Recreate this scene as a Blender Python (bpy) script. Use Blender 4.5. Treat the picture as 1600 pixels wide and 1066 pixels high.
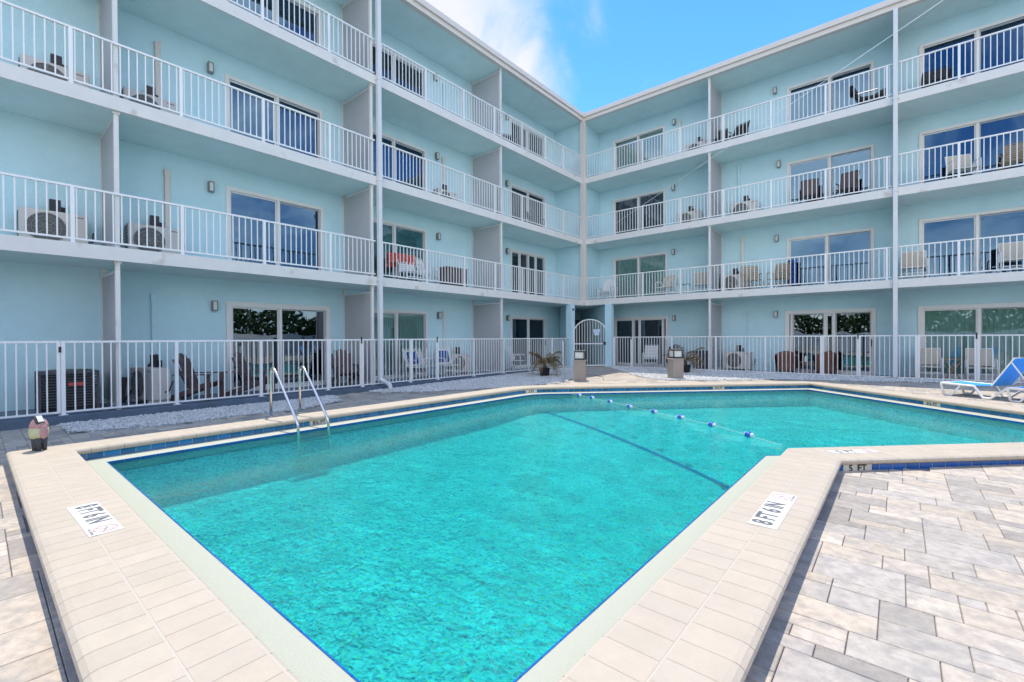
import bpy, bmesh, math, random
from mathutils import Vector, Matrix
from mathutils.geometry import delaunay_2d_cdt
R = math.radians
random.seed(7)
S = bpy.context.scene
for o in list(bpy.data.objects): bpy.data.objects.remove(o)
COL = S.collection

# ------------------------------------------------------------ camera, sky, sun, exposure
cam_d = bpy.data.cameras.new('camera'); cam = bpy.data.objects.new('camera', cam_d); COL.objects.link(cam)
yaw, pit, rol = 0.70373, -0.0068, -0.0049
f_ = Vector((-math.sin(yaw), math.cos(yaw), 0)); r_ = Vector((math.cos(yaw), math.sin(yaw), 0)); u_ = Vector((0, 0, 1))
f2 = f_*math.cos(pit) + u_*math.sin(pit); u2 = -f_*math.sin(pit) + u_*math.cos(pit)
r3 = r_*math.cos(rol) + u2*math.sin(rol); u3 = -r_*math.sin(rol) + u2*math.cos(rol)
cam.matrix_world = Matrix(((r3.x, u3.x, -f2.x, 0), (r3.y, u3.y, -f2.y, 0), (r3.z, u3.z, -f2.z, 0), (0, 0, 0, 1)))
cam_d.sensor_width = 36; cam_d.lens = 711.7/1600*36; cam_d.clip_start = 0.05; cam_d.clip_end = 2000
S.camera = cam
S.view_settings.view_transform = 'Standard'; S.view_settings.look = 'None'; S.view_settings.gamma = 1
S.view_settings.exposure = 1.08
S.cycles.max_bounces = 10; S.cycles.transparent_max_bounces = 24; S.cycles.sample_clamp_indirect = 4
S.cycles.caustics_refractive = False

sun_vec = Vector((-2.95, 2.45, 11.4)).normalized()
w = bpy.data.worlds.new('World'); S.world = w; w.use_nodes = True
nt = w.node_tree; nt.nodes.clear()
def N(t, typ, **k):
    n = t.nodes.new(typ)
    for a, b in k.items(): setattr(n, a, b)
    return n
out = N(nt, 'ShaderNodeOutputWorld'); bg = N(nt, 'ShaderNodeBackground'); bg.inputs[1].default_value = 0.15
sky = N(nt, 'ShaderNodeTexSky', sky_type='NISHITA', sun_disc=False)
sky.sun_elevation = math.asin(sun_vec.z); sky.sun_rotation = math.atan2(sun_vec.x, sun_vec.y)
sky.air_density = 1.0; sky.dust_density = 0.1; sky.ozone_density = 2.0
tc = N(nt, 'ShaderNodeTexCoord')
mp = N(nt, 'ShaderNodeMapping'); mp.inputs['Location'].default_value = (0.35, 0.2, 0.1); mp.inputs['Scale'].default_value = (1.2, 1.2, 2.0)
ns = N(nt, 'ShaderNodeTexNoise'); ns.inputs['Scale'].default_value = 2.0; ns.inputs['Detail'].default_value = 8; ns.inputs['Roughness'].default_value = 0.6; ns.inputs['Distortion'].default_value = 0.9
dp = N(nt, 'ShaderNodeVectorMath', operation='DOT_PRODUCT'); dp.inputs[1].default_value = Vector((-0.63, 0.58, 0.52)).normalized()
mr0 = N(nt, 'ShaderNodeMapRange'); mr0.inputs[1].default_value = 0.955; mr0.inputs[2].default_value = 0.992; mr0.inputs[3].default_value = -0.10; mr0.inputs[4].default_value = 0.24
mrb = N(nt, 'ShaderNodeMapRange'); mrb.inputs[1].default_value = 0.6; mrb.inputs[2].default_value = -0.2; mrb.inputs[3].default_value = 0.0; mrb.inputs[4].default_value = 0.24  # extra cloud cover behind the camera, added as unseen fill light
ad2 = N(nt, 'ShaderNodeMath', operation='ADD')
ad = N(nt, 'ShaderNodeMath', operation='ADD')
mr = N(nt, 'ShaderNodeMapRange', interpolation_type='SMOOTHSTEP'); mr.inputs[1].default_value = 0.48; mr.inputs[2].default_value = 0.84
mx = N(nt, 'ShaderNodeMix', data_type='RGBA'); mx.inputs[7].default_value = (8.2, 8.6, 9.4, 1)
gm = N(nt, 'ShaderNodeHueSaturation'); gm.inputs['Hue'].default_value = 0.503; gm.inputs['Saturation'].default_value = 1.33; gm.inputs['Value'].default_value = 0.98
L = nt.links.new
L(tc.outputs['Generated'], mp.inputs[0]); L(mp.outputs[0], ns.inputs[0]); L(tc.outputs['Generated'], dp.inputs[0]); L(dp.outputs['Value'], mr0.inputs[0])
L(dp.outputs['Value'], mrb.inputs[0]); L(mr0.outputs[0], ad2.inputs[0]); L(mrb.outputs[0], ad2.inputs[1]); L(ns.outputs['Fac'], ad.inputs[0]); L(ad2.outputs[0], ad.inputs[1]); L(ad.outputs[0], mr.inputs[0])
cb = N(nt, 'ShaderNodeMix', data_type='RGBA'); cb.inputs[6].default_value = (2.95, 3.0, 3.2, 1); cb.inputs[7].default_value = (10.5, 10.0, 9.4, 1)  # out-of-view clouds set brighter than the visible ones, to add fill
mrc = N(nt, 'ShaderNodeMapRange'); mrc.inputs[1].default_value = 0.8; mrc.inputs[2].default_value = 0.2
L(dp.outputs['Value'], mrc.inputs[0]); L(mrc.outputs[0], cb.inputs[0]); L(cb.outputs[2], mx.inputs[7])
L(sky.outputs[0], gm.inputs['Color']); sxyz = N(nt, 'ShaderNodeSeparateXYZ'); L(tc.outputs['Generated'], sxyz.inputs[0]); mrh = N(nt, 'ShaderNodeMapRange'); mrh.inputs[1].default_value = 0.0; mrh.inputs[2].default_value = 0.30; mrh.inputs[3].default_value = 0.85; mrh.inputs[4].default_value = 0.0
hz = N(nt, 'ShaderNodeMix', data_type='RGBA'); hz.inputs[7].default_value = (1.1, 2.0, 3.2, 1); L(sxyz.outputs[2], mrh.inputs[0]); L(mrh.outputs[0], hz.inputs[0]); L(gm.outputs[0], hz.inputs[6]); L(hz.outputs[2], mx.inputs[6]); L(mr.outputs[0], mx.inputs[0]); L(mx.outputs[2], bg.inputs[0]); L(bg.outputs[0], out.inputs[0])
sl = bpy.data.lights.new('sun', 'SUN'); sl.energy = 2.2; sl.angle = R(0.53); sl.color = (1.0, 0.93, 0.82)
so = bpy.data.objects.new('sun', sl); COL.objects.link(so); so.rotation_euler = sun_vec.to_track_quat('Z', 'Y').to_euler(); so.location = (0, 0, 30)

# ------------------------------------------------------------ materials
def mat(name, col, rough=0.6, metal=0.0, var=0.0, vscale=5.0, bump=0.0, bscale=60.0, attr=None, spec=0.5, stain=None):
    m = bpy.data.materials.new(name); m.use_nodes = True; t = m.node_tree
    b = t.nodes['Principled BSDF']; b.inputs['Roughness'].default_value = rough; b.inputs['Metallic'].default_value = metal
    b.inputs['Specular IOR Level'].default_value = spec
    b.inputs['Base Color'].default_value = (*col, 1)
    tcn = N(t, 'ShaderNodeTexCoord')
    src = None
    if attr:
        a = N(t, 'ShaderNodeAttribute', attribute_name=attr); src = a.outputs['Color']
    if var:
        n = N(t, 'ShaderNodeTexNoise'); n.inputs['Scale'].default_value = vscale; n.inputs['Detail'].default_value = 6; n.inputs['Roughness'].default_value = 0.65
        t.links.new(tcn.outputs['Object'], n.inputs['Vector'])
        r = N(t, 'ShaderNodeMapRange'); r.inputs[1].default_value = 0.3; r.inputs[2].default_value = 0.7; r.inputs[3].default_value = 1-var; r.inputs[4].default_value = 1+var*0.6
        t.links.new(n.outputs['Fac'], r.inputs[0])
        x = N(t, 'ShaderNodeVectorMath', operation='SCALE')
        if src: t.links.new(src, x.inputs[0])
        else: x.inputs[0].default_value = col
        t.links.new(r.outputs[0], x.inputs['Scale']); src = x.outputs[0]
    if stain:
        n = N(t, 'ShaderNodeTexNoise'); n.inputs['Scale'].default_value = stain[1]; n.inputs['Detail'].default_value = 8
        t.links.new(tcn.outputs['Object'], n.inputs['Vector'])
        r = N(t, 'ShaderNodeMapRange'); r.inputs[1].default_value = stain[2]; r.inputs[2].default_value = stain[2]+0.08; r.inputs[4].default_value = stain[3]
        t.links.new(n.outputs['Fac'], r.inputs[0])
        x = N(t, 'ShaderNodeMix', data_type='RGBA'); x.inputs[7].default_value = (*stain[0], 1)
        if src: t.links.new(src, x.inputs[6])
        else: x.inputs[6].default_value = (*col, 1)
        t.links.new(r.outputs[0], x.inputs[0]); src = x.outputs[2]
    if src: t.links.new(src, b.inputs['Base Color'])
    if bump:
        n2 = N(t, 'ShaderNodeTexNoise'); n2.inputs['Scale'].default_value = bscale; n2.inputs['Detail'].default_value = 4
        t.links.new(tcn.outputs['Object'], n2.inputs['Vector'])
        bp = N(t, 'ShaderNodeBump'); bp.inputs['Strength'].default_value = bump; bp.inputs['Distance'].default_value = 0.01
        t.links.new(n2.outputs['Fac'], bp.inputs['Height']); t.links.new(bp.outputs[0], b.inputs['Normal'])
    return m
M = {}
M['wall'] = mat('aqua_stucco', (0.575, 0.81, 0.87), 0.85, var=0.06, vscale=1.2, bump=0.7, bscale=45)
M['soffit'] = mat('pale_green_soffit', (0.68, 0.84, 0.84), 0.9, var=0.07, vscale=1.5, bump=0.5, bscale=35)
M['fascia'] = mat('off_white_edge', (0.76, 0.74, 0.70), 0.7, var=0.05, vscale=3, bump=0.2, stain=((0.42, 0.33, 0.25), 2.3, 0.62, 0.45))
M['eave'] = mat('roof_edge_paint', (0.72, 0.66, 0.60), 0.6, var=0.04, vscale=2)
M['roof'] = mat('roof_membrane', (0.5, 0.5, 0.48), 0.9, var=0.1)
M['white'] = mat('white_powder_coat', (0.86, 0.85, 0.83), 0.35, var=0.03, vscale=4)
M['pipe'] = mat('painted_downspout', (0.72, 0.72, 0.72), 0.5, var=0.04, vscale=3)
M['panel'] = mat('grey_partition', (0.50, 0.49, 0.50), 0.7, var=0.03, vscale=2)
M['frame'] = mat('white_vinyl', (0.80, 0.78, 0.75), 0.45, var=0.03, vscale=3)
M['curb'] = mat('blue_grey_curb', (0.10, 0.14, 0.19), 0.8, var=0.2, vscale=3, bump=0.3)
M['patio'] = mat('patio_concrete', (0.20, 0.25, 0.30), 0.8, var=0.12, vscale=2)
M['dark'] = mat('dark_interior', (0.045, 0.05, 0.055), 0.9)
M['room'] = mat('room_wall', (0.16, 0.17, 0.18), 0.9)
M['blind_g'] = mat('green_vertical_blind', (0.60, 0.86, 0.70), 0.7)
M['blind_w'] = mat('pale_vertical_blind', (0.62, 0.62, 0.66), 0.7)
M['blind_d'] = mat('dark_curtain', (0.05, 0.045, 0.06), 0.8)
M['blind_t'] = mat('teal_curtain', (0.05, 0.42, 0.42), 0.8)
M['blind_b'] = mat('charcoal_shade', (0.16, 0.14, 0.15), 0.8)
M['coping'] = mat('cream_coping_brick', (0.6, 0.54, 0.46), 0.75, attr='col', var=0.06, vscale=7, bump=0.25, bscale=80)
M['grout'] = mat('coping_grout', (0.52, 0.46, 0.375), 0.9)
M['tile'] = mat('blue_glazed_tile', (0.02, 0.12, 0.3), 0.12, attr='col', var=0.12, vscale=12)
M['tgrout'] = mat('tile_grout', (0.50, 0.58, 0.60), 0.8)
M['ledge'] = mat('cream_plaster_ledge', (0.47, 0.475, 0.37), 0.75, var=0.10, vscale=120, bump=0.3, bscale=150)
M['paver'] = mat('weathered_paver', (0.5, 0.48, 0.46), 0.85, attr='col', var=0.24, vscale=16, bump=0.45, bscale=60, stain=((0.30, 0.28, 0.26), 9.0, 0.52, 0.45))
M['base'] = mat('sand_joint', (0.30, 0.27, 0.24), 0.95, var=0.2, vscale=20)
M['ground'] = mat('far_ground', (0.33, 0.33, 0.29), 0.95, var=0.2, vscale=0.4)
M['gravel'] = mat('white_gravel', (0.66, 0.67, 0.68), 0.8, attr='col')
M['steel'] = mat('brushed_steel', (0.80, 0.76, 0.71), 0.26, metal=1.0, var=0.1, vscale=30)
M['beige'] = mat('beige_metal_case', (0.66, 0.61, 0.55), 0.5, var=0.06, vscale=6)
M['grille'] = mat('dark_fan_grille', (0.14, 0.13, 0.12), 0.6)
M['grillebar'] = mat('grey_wire_grille', (0.30, 0.29, 0.27), 0.5)
M['black'] = mat('black_plastic', (0.018, 0.018, 0.02), 0.45)
M['brown'] = mat('brown_resin', (0.13, 0.085, 0.08), 0.55, var=0.12, vscale=10)
M['wicker'] = mat('brown_wicker', (0.24, 0.11, 0.075), 0.7, var=0.25, vscale=60, bump=0.6, bscale=90)
M['lattice'] = mat('tan_rattan', (0.42, 0.30, 0.18), 0.7, var=0.2, vscale=30)
M['bluecush'] = mat('blue_cushion', (0.015, 0.09, 0.32), 0.8, var=0.1)
M['bluesling'] = mat('bright_blue_sling', (0.03, 0.32, 0.80), 0.65, var=0.05, bump=0.15, bscale=200)
M['red'] = mat('coral_towel', (0.66, 0.12, 0.09), 0.9, var=0.12, vscale=8, bump=0.3)
M['cream'] = mat('cream_sling', (0.58, 0.52, 0.42), 0.8, var=0.06)
M['teal'] = mat('teal_plastic', (0.12, 0.50, 0.48), 0.5)
M['wood'] = mat('tan_wood', (0.36, 0.24, 0.13), 0.6, var=0.2, vscale=15)
M['pedestal'] = mat('taupe_pedestal_stucco', (0.36, 0.31, 0.27), 0.85, var=0.05, vscale=8, bump=0.4, bscale=60)
M['lampcap'] = mat('dark_bronze', (0.04, 0.038, 0.036), 0.4)
M['diffuser'] = mat('frosted_lamp_glass', (0.72, 0.71, 0.67), 0.4)
M['lampgrey'] = mat('wall_lamp_grey', (0.22, 0.23, 0.23), 0.4)
M['ink'] = mat('black_ink', (0.02, 0.02, 0.02), 0.6)
M['fink'] = mat('faded_ink', (0.13, 0.13, 0.13), 0.7)
M['redink'] = mat('red_ink', (0.55, 0.18, 0.2), 0.7)
M['decal'] = mat('white_marker_tile', (0.74, 0.73, 0.69), 0.5, var=0.03, vscale=30)
M['mtile'] = mat('cream_marker_tile', (0.62, 0.60, 0.52), 0.3, var=0.04, vscale=30)
M['rope'] = mat('pale_rope', (0.30, 0.56, 0.54), 0.8)
M['floatb'] = mat('blue_float', (0.01, 0.12, 0.50), 0.3)
M['floatw'] = mat('white_float', (0.7, 0.75, 0.78), 0.35)
M['leafdry'] = mat('dry_frond', (0.26, 0.17, 0.08), 0.8, var=0.3, vscale=14)
M['leafgreen'] = mat('olive_frond', (0.20, 0.16, 0.07), 0.7, var=0.3, vscale=14)
M['leaf'] = mat('palm_leaf', (0.05, 0.10, 0.03), 0.7, var=0.3, vscale=5)
M['trunk'] = mat('trunk_bark', (0.16, 0.12, 0.09), 0.9, var=0.25, vscale=9, bump=0.5)
M['pink'] = mat('dusty_pink_paint', (0.50, 0.27, 0.27), 0.7, var=0.2, vscale=60)
M['yellowish'] = mat('pale_yellow_paint', (0.55, 0.56, 0.34), 0.7, var=0.25, vscale=90, bump=0.6, bscale=120)
M['charcoal'] = mat('charcoal_paint', (0.06, 0.06, 0.065), 0.7, var=0.2, vscale=40)
M['vinyl'] = mat('white_vinyl_fence', (0.75, 0.75, 0.74), 0.5)
M['sign'] = mat('pale_blue_sign', (0.52, 0.64, 0.76), 0.5)
M['dkblue'] = mat('deep_blue_tile_line', (0.01, 0.09, 0.50), 0.4)
M['grey'] = mat('dark_grey_cover', (0.10, 0.10, 0.11), 0.8, var=0.15)

# plaster basin: quartz flecks, with caustic light cells painted in as mottling
m = mat('quartz_plaster_painted_caustics', (0.72, 0.90, 0.86), 0.7); t = m.node_tree; b = t.nodes['Principled BSDF']
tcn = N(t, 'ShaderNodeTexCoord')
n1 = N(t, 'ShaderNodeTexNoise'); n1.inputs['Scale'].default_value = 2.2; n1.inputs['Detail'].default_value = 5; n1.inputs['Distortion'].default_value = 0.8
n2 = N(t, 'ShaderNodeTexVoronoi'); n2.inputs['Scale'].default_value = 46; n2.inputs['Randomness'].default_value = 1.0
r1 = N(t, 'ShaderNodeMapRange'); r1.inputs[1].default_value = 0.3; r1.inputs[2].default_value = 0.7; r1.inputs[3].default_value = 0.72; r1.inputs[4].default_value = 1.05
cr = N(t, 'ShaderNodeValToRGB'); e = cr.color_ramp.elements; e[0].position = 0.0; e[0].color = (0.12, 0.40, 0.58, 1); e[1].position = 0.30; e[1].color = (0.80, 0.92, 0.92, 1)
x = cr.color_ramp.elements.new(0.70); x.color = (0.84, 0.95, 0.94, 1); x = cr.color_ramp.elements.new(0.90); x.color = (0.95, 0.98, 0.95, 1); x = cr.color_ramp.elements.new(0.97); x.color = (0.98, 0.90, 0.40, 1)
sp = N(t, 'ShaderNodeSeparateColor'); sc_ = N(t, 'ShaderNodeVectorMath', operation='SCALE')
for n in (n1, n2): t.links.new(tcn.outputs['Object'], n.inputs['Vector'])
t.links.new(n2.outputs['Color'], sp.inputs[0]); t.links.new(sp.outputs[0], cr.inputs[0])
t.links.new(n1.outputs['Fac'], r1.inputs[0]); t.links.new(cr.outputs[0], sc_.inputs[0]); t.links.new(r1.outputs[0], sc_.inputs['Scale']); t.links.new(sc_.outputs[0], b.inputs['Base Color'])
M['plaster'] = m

# water: thin rippled surface, fresnel gloss over a clear body that absorbs red
m = bpy.data.materials.new('pool_water'); m.use_nodes = True; t = m.node_tree; t.nodes.clear()
o_ = N(t, 'ShaderNodeOutputMaterial'); tcn = N(t, 'ShaderNodeTexCoord')
mpn = N(t, 'ShaderNodeMapping'); mpn.inputs['Rotation'].default_value = (0, 0, 0.6); mpn.inputs['Scale'].default_value = (1.0, 1.5, 1.0)
wa = N(t, 'ShaderNodeTexNoise'); wa.inputs['Scale'].default_value = 13.0; wa.inputs['Detail'].default_value = 4; wa.inputs['Distortion'].default_value = 0.9
wb = N(t, 'ShaderNodeTexNoise'); wb.inputs['Scale'].default_value = 2.4; wb.inputs['Detail'].default_value = 2; wb.inputs['Distortion'].default_value = 0.6
wc = N(t, 'ShaderNodeMath', operation='MULTIPLY_ADD'); wc.inputs[1].default_value = 1.6
t.links.new(tcn.outputs['Object'], mpn.inputs[0])
for n in (wa, wb): t.links.new(mpn.outputs[0], n.inputs['Vector'])
t.links.new(wb.outputs['Fac'], wc.inputs[0]); t.links.new(wa.outputs['Fac'], wc.inputs[2])
bp = N(t, 'ShaderNodeBump'); bp.inputs['Strength'].default_value = 1.0; bp.inputs['Distance'].default_value = 0.055
t.links.new(wc.outputs[0], bp.inputs['Height'])
fr = N(t, 'ShaderNodeFresnel'); fr.inputs['IOR'].default_value = 1.33; t.links.new(bp.outputs[0], fr.inputs['Normal'])
lw = N(t, 'ShaderNodeLayerWeight'); lw.inputs['Blend'].default_value = 0.5; t.links.new(bp.outputs[0], lw.inputs['Normal'])
cr = N(t, 'ShaderNodeValToRGB'); e = cr.color_ramp.elements; e[0].position = 0.30; e[0].color = (1, 1, 1, 1); e[1].position = 0.80; e[1].color = (0.30, 0.72, 0.78, 1)
t.links.new(lw.outputs['Facing'], cr.inputs[0])
tr = N(t, 'ShaderNodeBsdfTransparent'); t.links.new(cr.outputs[0], tr.inputs[0])
rf = N(t, 'ShaderNodeBsdfRefraction'); rf.inputs['IOR'].default_value = 1.33; rf.inputs['Roughness'].default_value = 0.0; rf.inputs['Color'].default_value = (1, 1, 1, 1); t.links.new(bp.outputs[0], rf.inputs['Normal'])
mtr = N(t, 'ShaderNodeMixShader'); mtr.inputs[0].default_value = 0.24; t.links.new(tr.outputs[0], mtr.inputs[1]); t.links.new(rf.outputs[0], mtr.inputs[2])
gl = N(t, 'ShaderNodeBsdfGlossy'); gl.inputs['Roughness'].default_value = 0.03; t.links.new(bp.outputs[0], gl.inputs['Normal'])
ms = N(t, 'ShaderNodeMixShader'); t.links.new(fr.outputs[0], ms.inputs[0]); t.links.new(mtr.outputs[0], ms.inputs[1]); t.links.new(gl.outputs[0], ms.inputs[2])
va = N(t, 'ShaderNodeVolumeAbsorption'); va.inputs['Color'].default_value = (0.0, 0.95, 0.937, 1); va.inputs['Density'].default_value = 1.0
t.links.new(ms.outputs[0], o_.inputs['Surface']); t.links.new(va.outputs[0], o_.inputs['Volume'])
M['water'] = m

def glass(name, tint, refl, gcol=(0.75, 0.88, 1.0)):
    m = bpy.data.materials.new(name); m.use_nodes = True; t = m.node_tree; t.nodes.clear()
    o_ = N(t, 'ShaderNodeOutputMaterial'); tr = N(t, 'ShaderNodeBsdfTransparent'); tr.inputs[0].default_value = (*tint, 1)
    gl = N(t, 'ShaderNodeBsdfGlossy'); gl.inputs['Roughness'].default_value = 0.01; gl.inputs['Color'].default_value = (*gcol, 1)
    n = N(t, 'ShaderNodeTexNoise'); n.inputs['Scale'].default_value = 0.9; tcn = N(t, 'ShaderNodeTexCoord'); t.links.new(tcn.outputs['Object'], n.inputs['Vector'])
    bp = N(t, 'ShaderNodeBump'); bp.inputs['Strength'].default_value = 0.25; bp.inputs['Distance'].default_value = 0.02; t.links.new(n.outputs['Fac'], bp.inputs['Height']); t.links.new(bp.outputs[0], gl.inputs['Normal'])
    fr = N(t, 'ShaderNodeFresnel'); fr.inputs['IOR'].default_value = 1.5
    a = N(t, 'ShaderNodeMath', operation='MULTIPLY_ADD'); a.inputs[1].default_value = 1.0; a.inputs[2].default_value = refl; a.use_clamp = True
    ms = N(t, 'ShaderNodeMixShader'); t.links.new(fr.outputs[0], a.inputs[0]); t.links.new(a.outputs[0], ms.inputs[0]); t.links.new(tr.outputs[0], ms.inputs[1]); t.links.new(gl.outputs[0], ms.inputs[2]); t.links.new(ms.outputs[0], o_.inputs[0])
    return m
M['glass'] = glass('door_glass', (0.75, 0.80, 0.80), 0.06)
M['glassb'] = glass('sun_control_glass', (0.30, 0.42, 0.50), 0.17, (0.26, 0.44, 0.64))
M['glassr'] = glass('clear_door_glass', (0.34, 0.40, 0.42), 0.22, (0.72, 0.82, 0.88))

# ------------------------------------------------------------ mesh helpers
class MB:
    def __init__(s): s.v = []; s.f = []; s.c = []; s.cc = (1, 1, 1)
    def face(s, idx): s.f.append(idx); s.c.append(s.cc)
    def box(s, x0, x1, y0, y1, z0, z1):
        if x0 > x1: x0, x1 = x1, x0
        if y0 > y1: y0, y1 = y1, y0
        if z0 > z1: z0, z1 = z1, z0
        i = len(s.v); s.v += [(x, y, z) for z in (z0, z1) for y in (y0, y1) for x in (x0, x1)]
        for q in ((0, 2, 3, 1), (4, 5, 7, 6), (0, 1, 5, 4), (2, 6, 7, 3), (0, 4, 6, 2), (1, 3, 7, 5)): s.face([i+k for k in q])
        return s
    def obox(s, c, size, rx=0, ry=0, rz=0):
        mt = Matrix.Translation(c) @ Matrix.Rotation(rz, 4, 'Z') @ Matrix.Rotation(ry, 4, 'Y') @ Matrix.Rotation(rx, 4, 'X')
        n = len(s.v); hx, hy, hz = size[0]/2, size[1]/2, size[2]/2
        s.box(-hx, hx, -hy, hy, -hz, hz)
        for k in range(n, len(s.v)): s.v[k] = tuple(mt @ Vector(s.v[k]))
        return s
    def quad(s, a, b, c, d):
        i = len(s.v); s.v += [tuple(a), tuple(b), tuple(c), tuple(d)]; s.face([i, i+1, i+2, i+3]); return s
    def bar(s, a, b, wx, wy=None):          # square bar between two points
        a = Vector(a); b = Vector(b); d = (b-a).normalized(); wy = wy or wx
        up = Vector((0, 0, 1)) if abs(d.z) < 0.95 else Vector((0, 1, 0))
        p = d.cross(up).normalized(); q = p.cross(d).normalized(); i = len(s.v)
        for c in (a, b):
            for (k, l) in ((-1, -1), (1, -1), (1, 1), (-1, 1)): s.v.append(tuple(c + p*k*wx/2 + q*l*wy/2))
        for k in ((3, 2, 1, 0), (4, 5, 6, 7), (0, 1, 5, 4), (1, 2, 6, 5), (2, 3, 7, 6), (3, 0, 4, 7)): s.face([i+j for j in k])
        return s
    def tube(s, pts, rad, n=8, caps=True):
        pts = [Vector(p) for p in pts]; rads = rad if isinstance(rad, (list, tuple)) else [rad]*len(pts)
        i0 = len(s.v); prev = None
        for k, p in enumerate(pts):
            d = (pts[min(k+1, len(pts)-1)] - pts[max(k-1, 0)]).normalized()
            if prev is None:
                up = Vector((0, 0, 1)) if abs(d.z) < 0.9 else Vector((1, 0, 0)); a = d.cross(up).normalized()
            else: a = (prev - d*prev.dot(d)).normalized()
            prev = a; bb = d.cross(a)
            for j in range(n):
                an = 2*math.pi*j/n; s.v.append(tuple(p + (a*math.cos(an) + bb*math.sin(an))*rads[k]))
        for k in range(len(pts)-1):
            for j in range(n):
                a0 = i0+k*n+j; a1 = i0+k*n+(j+1) % n; s.face([a0, a1, a1+n, a0+n])
        if caps:
            s.face([i0+j for j in range(n)][::-1]); s.face([i0+(len(pts)-1)*n+j for j in range(n)])
        return s
    def cyl(s, c, r, z0, z1, n=20, r2=None):
        return s.tube([(c[0], c[1], z0), (c[0], c[1], z1)], [r, r2 if r2 is not None else r], n)
    def ball(s, c, rx, ry, rz, n=14, m=8):
        i = len(s.v)
        for k in range(m+1):
            ph = math.pi*k/m
            for j in range(n):
                a = 2*math.pi*j/n; s.v.append((c[0]+rx*math.sin(ph)*math.cos(a), c[1]+ry*math.sin(ph)*math.sin(a), c[2]+rz*math.cos(ph)))
        for k in range(m):
            for j in range(n):
                a0 = i+k*n+j; a1 = i+k*n+(j+1) % n; s.face([a0, a0+n, a1+n, a1])
        return s
    def build(s, name, m, parent=None, smooth=False, bevel=0.0):
        me = bpy.data.meshes.new(name); me.from_pydata(s.v, [], s.f); me.materials.append(m)
        if any(c != (1, 1, 1) for c in s.c):
            at = me.attributes.new('col', 'FLOAT_COLOR', 'FACE')
            flat = []
            for c in s.c: flat += [c[0], c[1], c[2], 1.0]
            at.data.foreach_set('color', flat)
        if smooth:
            for p in me.polygons: p.use_smooth = True
        me.update()
        o = bpy.data.objects.new(name, me); COL.objects.link(o)
        if parent: o.parent = parent
        if bevel:
            bv = o.modifiers.new('bevel', 'BEVEL'); bv.width = bevel; bv.segments = 2; bv.limit_method = 'ANGLE'
        if smooth == 'edge':
            es = o.modifiers.new('es', 'EDGE_SPLIT'); es.split_angle = R(40)
        return o
def tag(o, label=None, cat=None, group=None, kind=None):
    if label: o['label'] = label
    if cat: o['category'] = cat
    if group: o['group'] = group
    if kind: o['kind'] = kind
    return o
def thing(name, label, cat, loc=(0, 0, 0), rz=0.0, group=None):
    o = bpy.data.objects.new(name, None); COL.objects.link(o); o.location = loc; o.rotation_euler = (0, 0, rz); o.empty_display_size = 0.2
    return tag(o, label, cat, group)
def dup(o, loc, rz=0.0, label=None, group=None, scale=None):
    r = o.copy(); COL.objects.link(r); r.location = loc; r.rotation_euler = (0, 0, rz)
    if scale: r.scale = (scale, scale, scale)
    if label: r['label'] = label
    if group: r['group'] = group
    for ch in list(o.children):
        c = ch.copy(); COL.objects.link(c); c.parent = r
        for g in list(ch.children):
            d = g.copy(); COL.objects.link(d); d.parent = c
    return r
def text_mesh(name, body, size, m, parent, loc, rot, sx=1.0, extr=0.0006, align='CENTER', bold=0.0):
    cu = bpy.data.curves.new(name, 'FONT'); cu.body = body; cu.size = size; cu.extrude = extr; cu.align_x = align; cu.align_y = 'CENTER'; cu.offset = bold
    tmp = bpy.data.objects.new('tmp_text', cu); COL.objects.link(tmp)
    me = bpy.data.meshes.new_from_object(tmp); bpy.data.objects.remove(tmp); bpy.data.curves.remove(cu)
    me.name = name; me.materials.clear(); me.materials.append(m)
    o = bpy.data.objects.new(name, me); COL.objects.link(o); o.parent = parent; o.location = loc; o.rotation_euler = rot; o.scale = (sx, 1, 1)
    return o

# ------------------------------------------------------------ key dimensions (camera eye = origin, metres)
XL, YR, DEP = -10.927, 17.906, 1.55
XB, YB = XL-DEP, YR+DEP                # rear walls of the balconies
ZP = -1.30                             # patio slab
ZF = [ZP, 1.69, 4.44, 7.19]            # floor levels
ZS = [1.45, 4.20, 6.95]                # undersides of the slabs
ZT = 9.76                              # top soffit
ZC = -1.28                             # coping top
LB = [-8.99, -3.64, 1.71, 7.05, 12.38, YR]     # left bays along Y
RB = [XL, -5.44, -0.08, 5.28, 10.64]           # right bays along X
def zd(y): return -1.43 if y < 5 else (-1.27 if y > 17.9 else -1.43+0.16*(y-5)/12.9)
def wbox(mb, wing, s0, s1, d0, d1, z0, z1):
    if wing == 'L': mb.box(XL-d1, XL-d0, s0, s1, z0, z1)
    else: mb.box(s0, s1, YR+d0, YR+d1, z0, z1)
def wp(wing, s, d, z): return Vector((XL-d, s, z)) if wing == 'L' else Vector((s, YR+d, z))

# ------------------------------------------------------------ the apartment building
B = thing('apartment_building', 'four storey pale aqua apartment building with white balconies wrapping two sides of the pool', 'building', (XL, YR, ZP))
def bbuild(mb, name, m, parent=B, **k):
    off = Vector((XL, YR, ZP)); mb.v = [(v[0]-off.x, v[1]-off.y, v[2]-off.z) for v in mb.v]
    return mb.build(name, m, parent, **k)

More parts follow.
